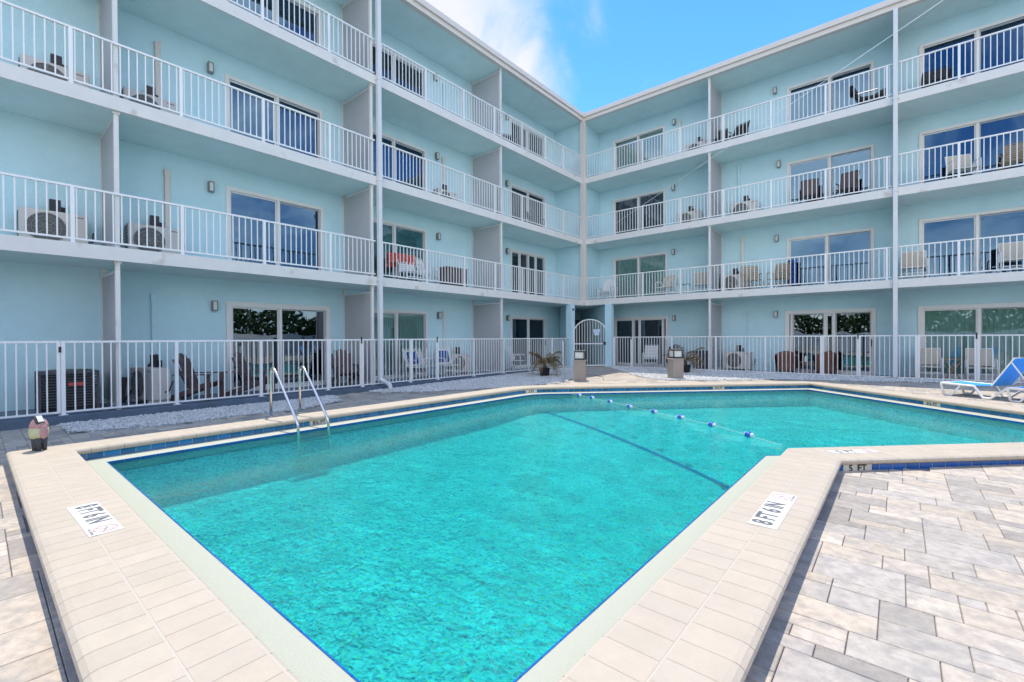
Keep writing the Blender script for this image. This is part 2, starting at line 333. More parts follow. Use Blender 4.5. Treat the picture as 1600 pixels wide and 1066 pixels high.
# door openings: (wing, s0, s1, mullion positions, curtain style per floor)
DOORS = []
def door(wing, fl, s0, s1, ztop, mull, blind=None, gl='glass', fw=0.06): DOORS.append((wing, fl, s0, s1, ztop, mull, blind, gl, fw))
door('L', 0, 3.98, 6.58, 0.90, [5.23], None, 'glassr', 0.10)
door('L', 1, 4.00, 6.40, 3.70, [5.20], None, 'glassb')
door('L', 2, 4.00, 6.40, 6.42, [5.20], 'blind_w', 'glassb')
door('L', 3, 4.00, 6.40, 9.20, [5.20], 'blind_d', 'glassb')
door('L', 0, 7.55, 10.13, 0.90, [8.90], 'blind_g')
door('L', 1, 7.55, 10.12, 3.73, [8.84], 'blind_t')
door('L', 2, 7.55, 10.12, 6.48, [8.84], None, 'glassb')
door('L', 3, 7.55, 10.12, 9.23, [8.84], 'blind_d')
door('L', 0, 14.64, 17.10, 0.90, [15.85], 'blind_d')
door('L', 1, 14.64, 17.09, 3.73, [15.25, 15.85, 16.4], 'blind_g')
door('L', 2, 14.64, 17.09, 6.48, [15.85], 'blind_d')
door('L', 3, 14.64, 17.09, 9.23, [15.85], 'blind_d')
door('R', 0, -10.21, -7.62, 0.90, [-9.25, -8.95, -7.85], 'blind_d', 'glass', 0.10)
door('R', 1, -10.21, -7.67, 3.68, [-8.98], 'blind_g')
door('R', 2, -10.21, -7.75, 6.42, [-8.98], 'blind_d')
door('R', 3, -10.18, -7.77, 9.17, [-8.98], 'blind_g')
door('R', 0, -3.18, -0.60, 0.92, [-3.0, -1.98, -1.72], None, 'glassr', 0.10)
door('R', 1, -3.12, -0.65, 3.60, [-1.92], None, 'glassb')
door('R', 2, -3.12, -0.65, 6.38, [-1.84], None, 'glassb')
door('R', 3, -3.12, -0.65, 9.15, [-1.84], 'blind_b', 'glassb')
door('R', 0, 0.50, 3.10, 0.92, [1.84], 'blind_g', 'glass', 0.10)
door('R', 1, 0.52, 3.10, 3.66, [1.80], None, 'glassb')
door('R', 2, 0.52, 3.10, 6.42, [1.80], None, 'glassb')
door('R', 3, 0.52, 3.10, 9.17, [1.80], 'blind_d', 'glassb')
ztops = [ZS[0], ZS[1], ZS[2], ZT]
for wing, lo, hi in (('L', -9.0, YR), ('R', XL, 10.64)):
    for fl in range(4):
        mb = MB(); z0 = ZF[fl]; z1 = ztops[fl]; cur = lo
        if fl == 0 and wing == 'L': hi_ = 18.35
        elif fl == 0 and wing == 'R': cur = -11.15; hi_ = hi
        else: hi_ = hi
        ds = sorted([d for d in DOORS if d[0] == wing and d[1] == fl], key=lambda d: d[2])
        for d in ds:
            wbox(mb, wing, cur, d[2], DEP, DEP+0.2, z0, z1)
            wbox(mb, wing, d[2], d[3], DEP, DEP+0.2, d[4], z1)
            cur = d[3]
        wbox(mb, wing, cur, hi_, DEP, DEP+0.2, z0, z1)
        bbuild(mb, 'wall', M['wall'])
# outer shell of the two wings, seen only from elsewhere
mb = MB(); mb.box(XL-9, XL-8.8, -9, YR+9, ZP, 9.78); mb.box(XL-8.8, 10.64, YR+8.8, YR+9, ZP, 9.78)
mb.box(XL-8.8, XB-0.2, -9.2, -9.0, ZP, 9.78); mb.box(10.64, 10.84, YB+0.2, YR+9, ZP, 9.78)
bbuild(mb, 'wall', M['wall'])
# corner block above the passage
mb = MB(); mb.box(XB-0.2, XL, YR, YB+0.2, ZF[1], ZT); bbuild(mb, 'wall', M['wall'])
mb = MB(); mb.box(XL-0.05, XL+0.17, YR-0.17, YR+0.05, ZS[0]-0.003, ZT-0.003); bbuild(mb, 'corner_pilaster', M['eave'], bevel=0.008)
# passage: two diagonal walls, a back wall with a door, ceiling is the slab
mb = MB()
def vwall(a, b2, th, z0, z1):
    a = Vector((*a, 0)); b2 = Vector((*b2, 0)); d = (b2-a).normalized(); n = Vector((-d.y, d.x, 0))*th/2; i = len(mb.v)
    for z in (z0, z1):
        for p in (a-n, b2-n, b2+n, a+n): mb.v.append((p.x, p.y, z))
    for k in ((3, 2, 1, 0), (4, 5, 6, 7), (0, 1, 5, 4), (1, 2, 6, 5), (2, 3, 7, 6), (3, 0, 4, 7)): mb.face([i+j for j in k])
vwall((-11.0, 16.88), (-15.0, 20.88), 0.16, ZP, ZS[0]); vwall((-9.68, 18.0), (-13.6, 21.92), 0.16, ZP, ZS[0]); vwall((-14.6, 20.4), (-13.1, 21.9), 0.16, ZP, ZS[0])
bbuild(mb, 'passage_wall', M['wall'])
mb = MB(); vwall((-14.0, 20.8), (-13.2, 21.6), 0.30, ZP, 0.95); bbuild(mb, 'passage_door', M['charcoal'])
for (cx, cy) in ((-10.95, 16.86), (-9.62, 17.90)):
    mb = MB(); mb.box(cx-0.14, cx+0.14, cy-0.14, cy+0.14, ZP-0.05, ZS[0]-0.002); bbuild(mb, 'entrance_column', M['wall'], bevel=0.006)
mb = MB(); mb.tube([(-10.81, 16.84, 1.22), (-10.77, 16.84, 1.22)], 0.045, 10); bbuild(mb, 'camera_dome', M['black'])
# slabs with off white edges
for k, z in enumerate(ZS):
    mb = MB(); mb.box(XB-0.2, XL-0.012, -9.0, YR+0.012, z, z+0.24); mb.box(XL-0.012, 10.64, YR+0.012, YB+0.2, z, z+0.24)
    if k == 0: mb.box(XL-5, XL-0.012, YR+0.012, YR+5, z, z+0.24)
    o = bbuild(mb, 'balcony_slab', M['soffit'])
    for wing, lo, hi in (('L', -9.0, YR-0.17), ('R', XL+0.17, 10.64)):
        mb = MB(); wbox(mb, wing, lo, hi, -0.03, 0.012 if wing == 'L' else 0.012, z-0.004, z+0.245)
        mb2 = bbuild(mb, 'edge_band', M['fascia'], o); mb2.parent = o
# patio slab + curb
mb = MB(); mb.box(XB-0.2, XL+0.02, -9, 18.4, ZP-0.4, ZP); mb.box(-9.5, 10.64, YR-0.02, YB+0.2, ZP-0.4, ZP)
bbuild(mb, 'patio_slab', M['patio'])
mb = MB(); mb.box(XL-0.10, XL+0.14, -9, 16.7, ZP-0.4, ZP+0.012); mb.box(-9.45, 10.64, YR-0.14, YR+0.10, ZP-0.4, ZP+0.012)
bbuild(mb, 'curb', M['curb'], bevel=0.01)
# roof: sheet, soffit, stepped eave
mb = MB(); mb.box(XL-9, XL-0.05, -9.2, YR+9, ZT+0.05, 10.0); mb.box(XL-0.05, 10.84, YR+0.05, YR+9, ZT+0.05, 10.0); rf_ = bbuild(mb, 'roof', M['roof'])
mb = MB(); mb.box(XB-0.2, XL-0.05, -9.0, YR+0.05, ZT, ZT+0.048); mb.box(XL-0.05, 10.64, YR+0.05, YB+0.2, ZT, ZT+0.048); bbuild(mb, 'soffit', M['soffit'], rf_)
mb = MB()
for (o1, o2, z0, z1) in ((-0.10, 0.05, ZT-0.02, ZT+0.13), (-0.17, 0.05, ZT+0.13, ZT+0.30)):
    mb.box(XL-o2, XL-o1, -9.2, YR+o1, z0, z1); mb.box(XL-o2, 10.84, YR+o1, YR+o2, z0, z1)
bbuild(mb, 'eave', M['eave'], rf_)

# sliding doors with rooms behind them
def make_door(wing, fl, s0, s1, zt, mull, blind, gl, fw):
    z0 = ZF[fl]; d0 = DEP-0.035
    mb = MB(); e = 0.0
    wbox(mb, wing, s0-0.03, s0+fw, d0, DEP+0.12, z0+0.004, zt+0.03); wbox(mb, wing, s1-fw, s1+0.03, d0, DEP+0.12, z0+0.004, zt+0.03)
    wbox(mb, wing, s0+fw, s1-fw, d0, DEP+0.12, zt-fw, zt+0.03); wbox(mb, wing, s0+fw, s1-fw, d0, DEP+0.12, z0+0.004, z0+0.07)
    fr_ = bbuild(mb, 'sliding_door', M['frame'], bevel=0.006)
    xs = [s0+fw] + mull + [s1-fw]
    for k, mm in enumerate(mull):
        mb = MB(); wbox(mb, wing, mm-0.035, mm+0.035, d0+0.015, DEP+0.10, z0+0.07, zt-fw); bbuild(mb, 'mullion', M['frame'], fr_)
    for k in range(len(xs)-1):
        a = xs[k]+(0.035 if k else 0); c = xs[k+1]-(0.035 if k < len(xs)-2 else 0); dd = DEP+0.035+0.03*(k % 2)
        if c-a < 0.12: sw = 0.012
        else: sw = 0.035
        mb = MB()
        wbox(mb, wing, a, a+sw, dd-0.012, dd+0.012, z0+0.07, zt-fw); wbox(mb, wing, c-sw, c, dd-0.012, dd+0.012, z0+0.07, zt-fw)
        wbox(mb, wing, a+sw, c-sw, dd-0.012, dd+0.012, zt-fw-sw, zt-fw); wbox(mb, wing, a+sw, c-sw, dd-0.012, dd+0.012, z0+0.07, z0+0.07+sw*1.6)
        bbuild(mb, 'sash', M['frame'] if k % 2 == 0 else M['panel'], fr_)
        mb = MB(); wbox(mb, wing, a+sw, c-sw, dd-0.003, dd+0.003, z0+0.07+sw*1.6, zt-fw-sw); bbuild(mb, 'glass_pane', M[gl], fr_)
    if fl == 0:
        mb = MB(); sh = mull[-1]+0.05 if wing == 'L' else mull[0]-0.06
        wbox(mb, wing, s1-fw-0.02, s1-fw+0.02, d0-0.03, d0, z0+0.95, z0+1.2); bbuild(mb, 'handle', M['black'], fr_)
    # room
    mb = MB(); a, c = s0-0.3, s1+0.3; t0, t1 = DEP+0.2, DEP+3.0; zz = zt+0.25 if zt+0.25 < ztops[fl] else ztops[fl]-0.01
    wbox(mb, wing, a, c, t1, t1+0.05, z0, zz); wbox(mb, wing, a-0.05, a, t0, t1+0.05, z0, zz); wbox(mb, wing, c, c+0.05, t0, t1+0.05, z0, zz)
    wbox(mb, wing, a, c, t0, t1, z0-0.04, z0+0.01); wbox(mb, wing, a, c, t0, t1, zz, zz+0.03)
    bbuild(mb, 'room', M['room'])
    if blind:
        mb = MB(); x = s0+fw+0.02; rnd = random.Random(int(s0*100)+fl)
        full = blind in ('blind_g', 'blind_t', 'blind_w'); xe = s1-fw-0.02
        if blind == 'blind_d': x = s0+fw+(s1-s0)*0.1*rnd.random()
        stp = 0.085
        while x < xe:
            dz = 0.012*math.sin(x*37)
            if blind == 'blind_b':
                wbox(mb, wing, x, min(x+stp, xe), DEP+0.11, DEP+0.12, zt-1.2 if x > (s0+s1)/2 else z0+0.05, zt-0.05)
            else:
                p0 = wp(wing, x, DEP+0.085+dz, 0); p1 = wp(wing, x+stp*1.02, DEP+0.10-dz, 0)
                mb.quad((p0.x, p0.y, z0+0.06), (p1.x, p1.y, z0+0.06), (p1.x, p1.y, zt-0.05), (p0.x, p0.y, zt-0.05))
            x += stp
        bbuild(mb, 'blind', M[blind], fr_)
for d in DOORS: make_door(*d)

# partitions between balconies
for wing, bays, z0s in (('L', LB[1:-1], None), ('R', RB[1:-1], None)):
    for s in bays:
        for fl in range(4):
            z0 = ZF[fl]; z1 = ztops[fl]; top = z1-0.20 if fl == 0 else z1-0.10
            mb = MB(); wbox(mb, wing, s-0.014, s+0.014, 0.11, DEP-0.06, z0+0.10, top); pn = bbuild(mb, 'partition', M['panel'])
            mb = MB(); wbox(mb, wing, s-0.035, s+0.035, 0.045, 0.115, z0, z1); wbox(mb, wing, s-0.055, s+0.055, 0.03, 0.13, z1-0.05, z1-0.003)
            wbox(mb, wing, s-0.03, s+0.03, DEP-0.06, DEP-0.002, z0, z1-0.003); wbox(mb, wing, s-0.05, s+0.05, DEP-0.09, DEP-0.061, z1-0.07, z1-0.003)
            wbox(mb, wing, s-0.022, s+0.022, 0.115, DEP-0.06, top, top+0.04); wbox(mb, wing, s-0.022, s+0.022, 0.115, DEP-0.06, z0+0.06, z0+0.10)
            bbuild(mb, 'partition_frame', M['fascia'], pn)
            mb = MB(); mb.bar(wp(wing, s+0.025, 0.13, z0+1.02), wp(wing, s+0.025, DEP-0.1, z0+0.80), 0.02); bbuild(mb, 'brace', M['pipe'], pn)
# balcony railings, one per bay and floor
def railing(wing, s0, s1, z0, ps):
    mb = MB(); zt = z0+1.004
    wbox(mb, wing, s0, s1, -0.005, 0.045, zt-0.035, zt); wbox(mb, wing, s0, s1, 0.002, 0.038, z0+0.065, z0+0.095)
    n = max(1, round((s1-s0)/0.122)); st = (s1-s0)/n
    for k in range(n):
        x = s0+(k+0.5)*st
        if min([abs(x-p) for p in ps]+[9]) > 0.05: wbox(mb, wing, x-0.0095, x+0.0095, 0.011, 0.029, z0+0.095, zt-0.035)
    rl = bbuild(mb, 'railing', M['white'])
    for p in ps:
        mb = MB(); wbox(mb, wing, p-0.027, p+0.027, -0.008, 0.048, z0-0.01, zt-0.002); wbox(mb, wing, p-0.06, p+0.06, -0.02, 0.06, z0+0.001, z0+0.012); bbuild(mb, 'railing_post', M['white'], rl)
for fl in (1, 2, 3):
    for wing, segs in (('L', [(-8.99, -3.64), (-3.64, 1.71), (1.71, 7.12), (7.27, 12.38), (12.38, 17.74)]), ('R', [(-10.76, -5.44), (-5.44, -0.15), (0.0, 5.28), (5.28, 10.64)])):
        for (a, c) in segs:
            if wing == 'L': ps = [p for p in (-7.9, -6.4, -4.9, -3.4, -1.9, -0.4, 1.11, 2.70, 4.25, 5.82, 7.33, 8.9, 10.48, 11.98, 13.53, 15.03, 16.33) if a+0.03 < p < c]
            else: ps = [p for p in (-9.34, -8.08, -6.52, -4.94, -3.37, -1.81, -0.27, 1.29, 2.9, 4.5, 6.1, 7.7, 9.3) if a+0.03 < p < c]
            railing(wing, a, c, ZF[fl], ps)
# downspouts
def downspout(wing, s, foot):
    mb = MB(); wbox(mb, wing, s-0.055, s+0.055, -0.15, -0.033, (-1.05 if foot else zd(17)), ZT-0.02)
    for z in (1.57, 4.32, 7.07): wbox(mb, wing, s-0.075, s+0.075, -0.158, -0.030, z-0.02, z+0.02)
    o = bbuild(mb, 'downspout', M['pipe'], bevel=0.008)
    if foot:
        q = [wp(wing, s, -0.09, -1.05), wp(wing, s, -0.12, -1.13), wp(wing, s+0.05, -0.30, -1.20), wp(wing, s+0.06, -0.42, -1.25), wp(wing, s+0.06, -0.50, -1.40)]
        mb = MB(); mb.tube(q, 0.058, 12); bbuild(mb, 'outlet_elbow', M['pipe'], o, smooth=True)
    else:
        mb = MB(); wbox(mb, wing, s-0.2, s+0.2, -0.24, -0.15, zd(17.7), zd(17.7)+0.03); bbuild(mb, 'drain_plate', M['black'], o)
downspout('L', 7.19, True); downspout('R', -0.075, False)
# wall lamps
lamp_pos = [('L', 3.65, 6.42), ('L', 3.64, 3.61), ('L', 3.69, 0.80), ('L', 3.65, 9.17), ('L', 10.63, 3.60), ('L', 10.64, 0.81), ('L', 10.59, 6.42), ('L', 10.55, 9.17), ('L', 14.36, 3.61), ('L', 14.38, 0.83), ('L', 14.36, 6.42), ('L', 14.36, 9.17),
            ('R', -7.32, 9.18), ('R', -7.35, 6.40), ('R', -7.36, 3.65), ('R', -7.34, 0.82), ('R', -3.52, 9.18), ('R', -3.40, 6.41), ('R', -3.47, 3.67), ('R', -3.50, 0.84)]
for wing, s, z in lamp_pos:
    mb = MB(); wbox(mb, wing, s-0.05, s+0.05, DEP-0.03, DEP-0.002, z-0.09, z+0.09)
    wbox(mb, wing, s-0.055, s-0.040, DEP-0.13, DEP-0.03, z-0.12, z+0.12); wbox(mb, wing, s+0.040, s+0.055, DEP-0.13, DEP-0.03, z-0.12, z+0.12)
    wbox(mb, wing, s-0.040, s+0.040, DEP-0.13, DEP-0.03, z+0.10, z+0.12); wbox(mb, wing, s-0.040, s+0.040, DEP-0.13, DEP-0.03, z-0.12, z-0.10)
    o = bbuild(mb, 'wall_lamp', M['lampgrey'])
    mb = MB(); wbox(mb, wing, s-0.038, s+0.038, DEP-0.125, DEP-0.04, z-0.098, z+0.098); bbuild(mb, 'diffuser', M['diffuser'], o, bevel=0.006)
# painted pipe covers running up the walls
for wing, s, fl, zt, mt in (('L', 2.65, 2, 6.55, 'eave'), ('L', 2.80, 1, 3.80, 'eave'), ('L', 2.54, 0, 1.0, 'wall'), ('L', 10.9, 0, 0.98, 'pipe'), ('L', 10.9, 2, 6.5, 'eave'), ('R', -7.08, 3, 9.2, 'fascia'), ('R', -4.77, 2, 6.7, 'wall'), ('R', -4.64, 1, 3.92, 'fascia'), ('L', 10.95, 3, 9.1, 'wall')):
    mb = MB(); wbox(mb, wing, s-0.05, s+0.05, DEP-0.065, DEP-0.002, ZF[fl]+0.3, zt-0.08); wbox(mb, wing, s-0.058, s+0.058, DEP-0.075, DEP-0.002, zt-0.16, zt); wbox(mb, wing, s-0.056, s+0.056, DEP-0.07, DEP-0.002, ZF[fl]+1.6, ZF[fl]+1.64)
    bbuild(mb, 'pipe_cover', M[mt], bevel=0.012)
mb = MB(); wbox(mb, 'R', -4.50, -4.46, DEP-0.04, DEP-0.002, ZP+0.3, 1.0); wbox(mb, 'R', -4.46, -3.95, DEP-0.04, DEP-0.002, 0.96, 1.0); bbuild(mb, 'conduit', M['wall'])
# white steps in front of the patio doors
for wing, s0, s1 in (('L', 7.6, 10.1), ('L', 3.9, 6.6), ('L', 14.6, 17.1), ('R', -10.2, -7.6), ('R', -3.2, -0.6), ('R', 0.5, 3.1)):
    mb = MB(); wbox(mb, wing, s0, s1, DEP-0.14, DEP-0.036, ZP+0.002, ZP+0.09); bbuild(mb, 'door_step', M['frame'])

# ------------------------------------------------------------ ground floor fences
def fence(wing, label, posts, gates, lo, hi):
    T = thing('metal_fence', label, 'fence', wp(wing, lo, 0.0, ZP), 0.0)
    off = wp(wing, lo, 0.0, ZP)
    def fb(mb, name, m=M['white'], parent=T, **k):
        mb.v = [(v[0]-off.x, v[1]-off.y, v[2]-off.z) for v in mb.v]; return mb.build(name, m, parent, **k)
    zt = -0.012 if wing == 'L' else 0.028; zb = ZP+0.05
    allp = sorted(set(posts))
    for p in allp:
        mb = MB(); wbox(mb, wing, p-0.028, p+0.028, -0.028, 0.028, ZP+0.013, zt-0.002); wbox(mb, wing, p-0.06, p+0.06, -0.05, 0.05, ZP+0.013, ZP+0.022); fb(mb, 'post')
    edges = [lo]+allp+[hi]
    for a, c in zip(edges[:-1], edges[1:]):
        if c-a < 0.15: continue
        g = any(abs((a+c)/2-(q[0]+q[1])/2) < 0.3 for q in gates)
        a2 = a+0.034; c2 = c-0.034
        mb = MB()
        if g:
            wbox(mb, wing, a2, a2+0.045, -0.022, 0.022, zb, zt+0.004); wbox(mb, wing, c2-0.045, c2, -0.022, 0.022, zb, zt+0.004); a3, c3 = a2+0.045, c2-0.045
        else: a3, c3 = a2-0.006, c2+0.006
        wbox(mb, wing, a3, c3, -0.018, 0.018, zt-0.036, zt); wbox(mb, wing, a3, c3, -0.018, 0.018, zb, zb+0.03)
        n = max(2, round((c3-a3)/0.12)); st = (c3-a3)/n
        for k in range(1, n): x = a3+k*st; wbox(mb, wing, x-0.0095, x+0.0095, -0.0095, 0.0095, zb+0.03, zt-0.036)
        pn = fb(mb, 'gate' if g else 'fence_panel')
        if g:
            mb = MB(); hh = (zt-0.20, zt-0.10) if c < 2 and wing == 'L' else (zt-0.12, zt+0.06)
            wbox(mb, wing, c2-0.02, c2+0.012, -0.04, -0.023, *hh); fb(mb, 'latch', M['black'], pn)
    return T
fence('L', 'white metal fence with vertical bars along the left wing, on the dark blue curb', [-7.9, -6.3, -4.7, -3.1, -1.5, -0.35, 0.97, 2.58, 4.15, 5.72, 6.69, 8.26, 9.30, 10.87, 12.40, 13.91, 15.40, 16.25], [(-0.35, 0.97), (5.72, 6.69), (8.26, 9.3), (15.4, 16.25)], -8.9, 16.70)
fence('R', 'white metal fence with vertical bars along the right wing, right of the arched gate', [-9.42, -8.55, -6.86, -5.20, -3.55, -1.93, -0.93, 0.40, 1.68, 3.2, 4.8, 6.4, 8.0, 9.6], [(-9.42, -8.55), (-1.93, -0.93), (0.40, 1.68)], -9.46, 10.6)

# arched entrance gate between the two columns
G = thing('arched_gate', 'white arched metal gate with a small pale blue sign, at the building corner', 'gate', (-10.26, 17.36, -1.27), math.atan2(0.90, 1.10))
hw = 0.70
mb = MB(); mb.bar((-hw, 0, 0.03), (-hw, 0, 1.62), 0.05); mb.bar((hw, 0, 0.03), (hw, 0, 1.62), 0.05); mb.bar((-hw, 0, 0.06), (hw, 0, 0.06), 0.045); mb.bar((-hw, 0, 1.0), (hw, 0, 1.0), 0.04)
def arch(x): 
    Rr = 0.78; return 1.62+math.sqrt(max(Rr*Rr-x*x, 0))-math.sqrt(Rr*Rr-hw*hw)
pts = [(x*hw/10, 0, arch(x*hw/10)) for x in range(-10, 11)]
mb.tube(pts, 0.026, 6); mb.build('gate_frame', M['white'], G)
mb = MB()
for k in range(1, 12): x = -hw+k*2*hw/12; mb.bar((x, 0, 0.06), (x, 0, arch(x)-0.01), 0.02)
mb.build('bars', M['white'], G)
mb = MB(); mb.obox((0.28, -0.03, 1.45), (0.22, 0.008, 0.17)); mb.obox((0.28, -0.03, 1.57), (0.30, 0.007, 0.12)); sg = mb.build('sign', M['sign'], G)
mb = MB(); mb.bar((hw+0.07, 0, 0.0), (hw+0.07, 0, 2.0), 0.05); mb.build('hinge_post', M['white'], G)
mb = MB(); mb.obox((0.62, -0.03, 1.02), (0.10, 0.05, 0.12)); mb.build('lock', M['black'], G)

# ------------------------------------------------------------ pool
P = [(-7.34, 0.72), (-0.95, 0.76), (-0.95, 6.02), (3.05, 10.02), (-1.86, 14.92), (-7.02, 9.62), (-7.28, 9.22), (-7.34, 8.85)]
def miters(poly):
    n = len(poly); out = []
    for i in range(n):
        a = Vector(poly[i-1]); c = Vector(poly[i]); d = Vector(poly[(i+1) % n])
        d0 = (c-a).normalized(); d1 = (d-c).normalized(); n0 = Vector((d0.y, -d0.x)); n1 = Vector((d1.y, -d1.x))
        b_ = n0+n1; out.append(b_/(b_.dot(n0)))
    return out
PM = miters(P)
def offs(v): return [(Vector(p)+mm*v) for p, mm in zip(P, PM)]
POOL = thing('swimming_pool', 'large angular swimming pool with raised cream brick coping and blue waterline tiles', 'pool', (-4, 6, -1.43))
PO = Vector((-4, 6, -1.43))
def pb(mb, name, m, parent=POOL, **k):
    mb.v = [(v[0]-PO.x, v[1]-PO.y, v[2]-PO.z) for v in mb.v]; return mb.build(name, m, parent, **k)
def sweep(mb, prof, seg, gap=0.004, shift=0.0, colf=None, closed=True, skip=None):
    n = len(P)
    for i in range(n):
        A = Vector(P[i]); Bv = Vector(P[(i+1) % n]); d = (Bv-A); Ln = d.length; d.normalize(); nr = Vector((d.y, -d.x))
        m0 = PM[i].dot(d); m1 = PM[(i+1) % n].dot(d)
        vmax = max(abs(p[0]) for p in prof)+0.3
        cnt = int((Ln+2*vmax*3)/seg)+1; t0 = -vmax*3+shift
        for k in range(cnt if seg < 50 else 1):
            a, c = (t0+k*seg, t0+(k+1)*seg-gap) if seg < 50 else (-99, 99)
            if skip and skip(i, (a+c)/2): continue
            ring0 = []; ring1 = []; any_ = False
            for (v, z) in prof:
                lo, hi = m0*v, Ln+m1*v
                x0 = min(max(a, lo), hi); x1 = min(max(c, lo), hi)
                if x1-x0 > 0.004: any_ = True
                q0 = A+d*x0+nr*v; q1 = A+d*x1+nr*v; ring0.append((q0.x, q0.y, z)); ring1.append((q1.x, q1.y, z))
            if not any_: continue
            if colf: mb.cc = colf()
            j = len(mb.v); m_ = len(prof); mb.v += ring0+ring1
            for q in range(m_ if closed else m_-1):
                q2 = (q+1) % m_; mb.face([j+q, j+m_+q, j+m_+q2, j+q2])
            if closed and seg < 50: mb.face([j+q for q in range(m_)]); mb.face([j+m_+q for q in range(m_)][::-1])
rc = random.Random(3)
def cj(base, amp, hue=0.03):
    def f():
        k = 1+rc.uniform(-amp, amp); return (base[0]*k*(1+rc.uniform(-hue, hue)), base[1]*k, base[2]*k*(1+rc.uniform(-hue, hue)))
    return f
zc = ZC
mb = MB()
pin = [(-0.018, zc-0.065), (-0.034, zc-0.045), (-0.034, zc-0.022), (-0.022, zc-0.006), (0.0, zc), (0.232, zc), (0.235, zc-0.003), (0.235, zc-0.065)]
pout = [(0.241, zc-0.065), (0.241, zc-0.003), (0.244, zc), (0.45, zc), (0.476, zc-0.005), (0.496, zc-0.018), (0.502, zc-0.035), (0.494, zc-0.052), (0.470, zc-0.065)]
sweep(mb, pin, 0.152, 0.0035, 0.0, cj((0.505, 0.43, 0.335), 0.03, 0.012))
sweep(mb, pout, 0.152, 0.0035, 0.076, cj((0.505, 0.43, 0.335), 0.03, 0.012))
cop = pb(mb, 'coping', M['coping'])
mb = MB(); sweep(mb, [(-0.012, zc-0.060), (-0.012, zc-0.0015), (0.45, zc-0.0015), (0.475, zc-0.008), (0.475, zc-0.060)], 99); pb(mb, 'coping_joint', M['grout'], cop)
# waterline tiles (inner) and raised wall tiles (outer)
def tile_skip_in(i, tt): return False
mb = MB(); sweep(mb, [(0.002, zc-0.14), (0.002, zc-0.066), (0.02, zc-0.066), (0.02, zc-0.14)], 0.152, 0.006, 0.0, cj((0.018, 0.17, 0.36), 0.25, 0.1)); tb = pb(mb, 'waterline_tile', M['tile'])
mb = MB(); sweep(mb, [(0.006, zc-0.142), (0.006, zc-0.066), (0.03, zc-0.066), (0.03, zc-0.142)], 99); pb(mb, 'tile_grout', M['tgrout'], tb)
mb = MB(); sweep(mb, [(0.434, zc-0.155), (0.434, zc-0.068), (0.452, zc-0.068), (0.452, zc-0.155)], 0.152, 0.009, 0.05, cj((0.010, 0.11, 0.42), 0.12, 0.06)); ot = pb(mb, 'outer_tile', M['tile'])
mb = MB(); sweep(mb, [(0.40, zc-0.2), (0.40, zc-0.066), (0.448, zc-0.066), (0.448, zc-0.2)], 99); pb(mb, 'tile_grout', M['tgrout'], ot)
# ledge and its blue edge tiles
zl = -1.42; WT = -1.447
mb = MB(); sweep(mb, [(0.02, zl), (-0.262, zl-0.012), (-0.262, zl-0.15), (0.02, zl-0.15)], 99); pb(mb, 'ledge', M['ledge'])
mb = MB(); sweep(mb, [(-0.2625, zl-0.05), (-0.2625, zl-0.009), (-0.272, zl-0.009), (-0.272, zl-0.05)], 0.152, 0.006, 0.0, cj((0.01, 0.13, 0.42), 0.12, 0.06)); pb(mb, 'ledge_edge_tile', M['tile'])
# basin
def depth(x, y):
    a = min(max((x+7.1)/5.9, 0), 1); d = 0.60+0.75*a
    s = min(max((y-5.5)/5.0, 0), 1); s = s*s*(3-2*s)
    return d*(1-s)+0.42*s
inner = offs(-0.262)
def cdt(bound, pts, hole=None, pad=None):
    vs = [Vector(p[:2]) for p in bound]; ed = [(i, (i+1) % len(bound)) for i in range(len(bound))]
    if hole: k = len(vs); vs += [Vector(p[:2]) for p in hole]; ed += [(k+i, k+(i+1) % len(hole)) for i in range(len(hole))]
    vs += [Vector(p) for p in pts]
    r = delaunay_2d_cdt(vs, ed, [], 0, 1e-5); return r[0], r[2]
def inside(p, poly):
    x, y = p[0], p[1]; c = False; n = len(poly)
    for i in range(n):
        x1, y1 = poly[i][0], poly[i][1]; x2, y2 = poly[(i+1) % n][0], poly[(i+1) % n][1]
        if (y1 > y) != (y2 > y) and x < (x2-x1)*(y-y1)/(y2-y1)+x1: c = not c
    return c
pts = [(x*0.4, y*0.4) for x in range(-19, 9) for y in range(2, 38) if inside((x*0.4, y*0.4), inner)]
vv, ff = cdt(inner, pts)
mb = MB(); mb.v = [(v.x, v.y, WT-depth(v.x, v.y)) for v in vv]
for f in ff:
    c = sum((vv[k] for k in f), Vector((0, 0)))/len(f)
    if inside(c, inner): mb.face(list(f))
n = len(inner); dense = []
for i in range(n):
    a = inner[i]; c = inner[(i+1) % n]; k = max(1, int((c-a).length/0.3))
    dense += [a+(c-a)*j/k for j in range(k)]
k0 = len(mb.v)
for p in dense: mb.v += [(p.x, p.y, WT-depth(p.x, p.y)-0.02), (p.x, p.y, zl-0.14)]
for i in range(len(dense)):
    a = k0+2*i; c = k0+2*((i+1) % len(dense)); mb.face([a, c, c+1, a+1])
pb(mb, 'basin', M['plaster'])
# blue line across the basin floor
def floorline(a, c, wid, name):
    mb = MB(); a = Vector(a); c = Vector(c); d = (c-a).normalized(); nr = Vector((-d.y, d.x))*wid/2; K = 24
    for k in range(K):
        p = a+(c-a)*k/K; q = a+(c-a)*(k+1)/K
        z1 = WT-depth(p.x, p.y)+0.008; z2 = WT-depth(q.x, q.y)+0.008
        mb.quad((p.x-nr.x, p.y-nr.y, z1), (q.x-nr.x, q.y-nr.y, z2), (q.x+nr.x, q.y+nr.y, z2), (p.x+nr.x, p.y+nr.y, z1))
    pb(mb, name, M['dkblue'])
floorline((-7.1, 9.45), (-1.22, 7.35), 0.09, 'floor_line')
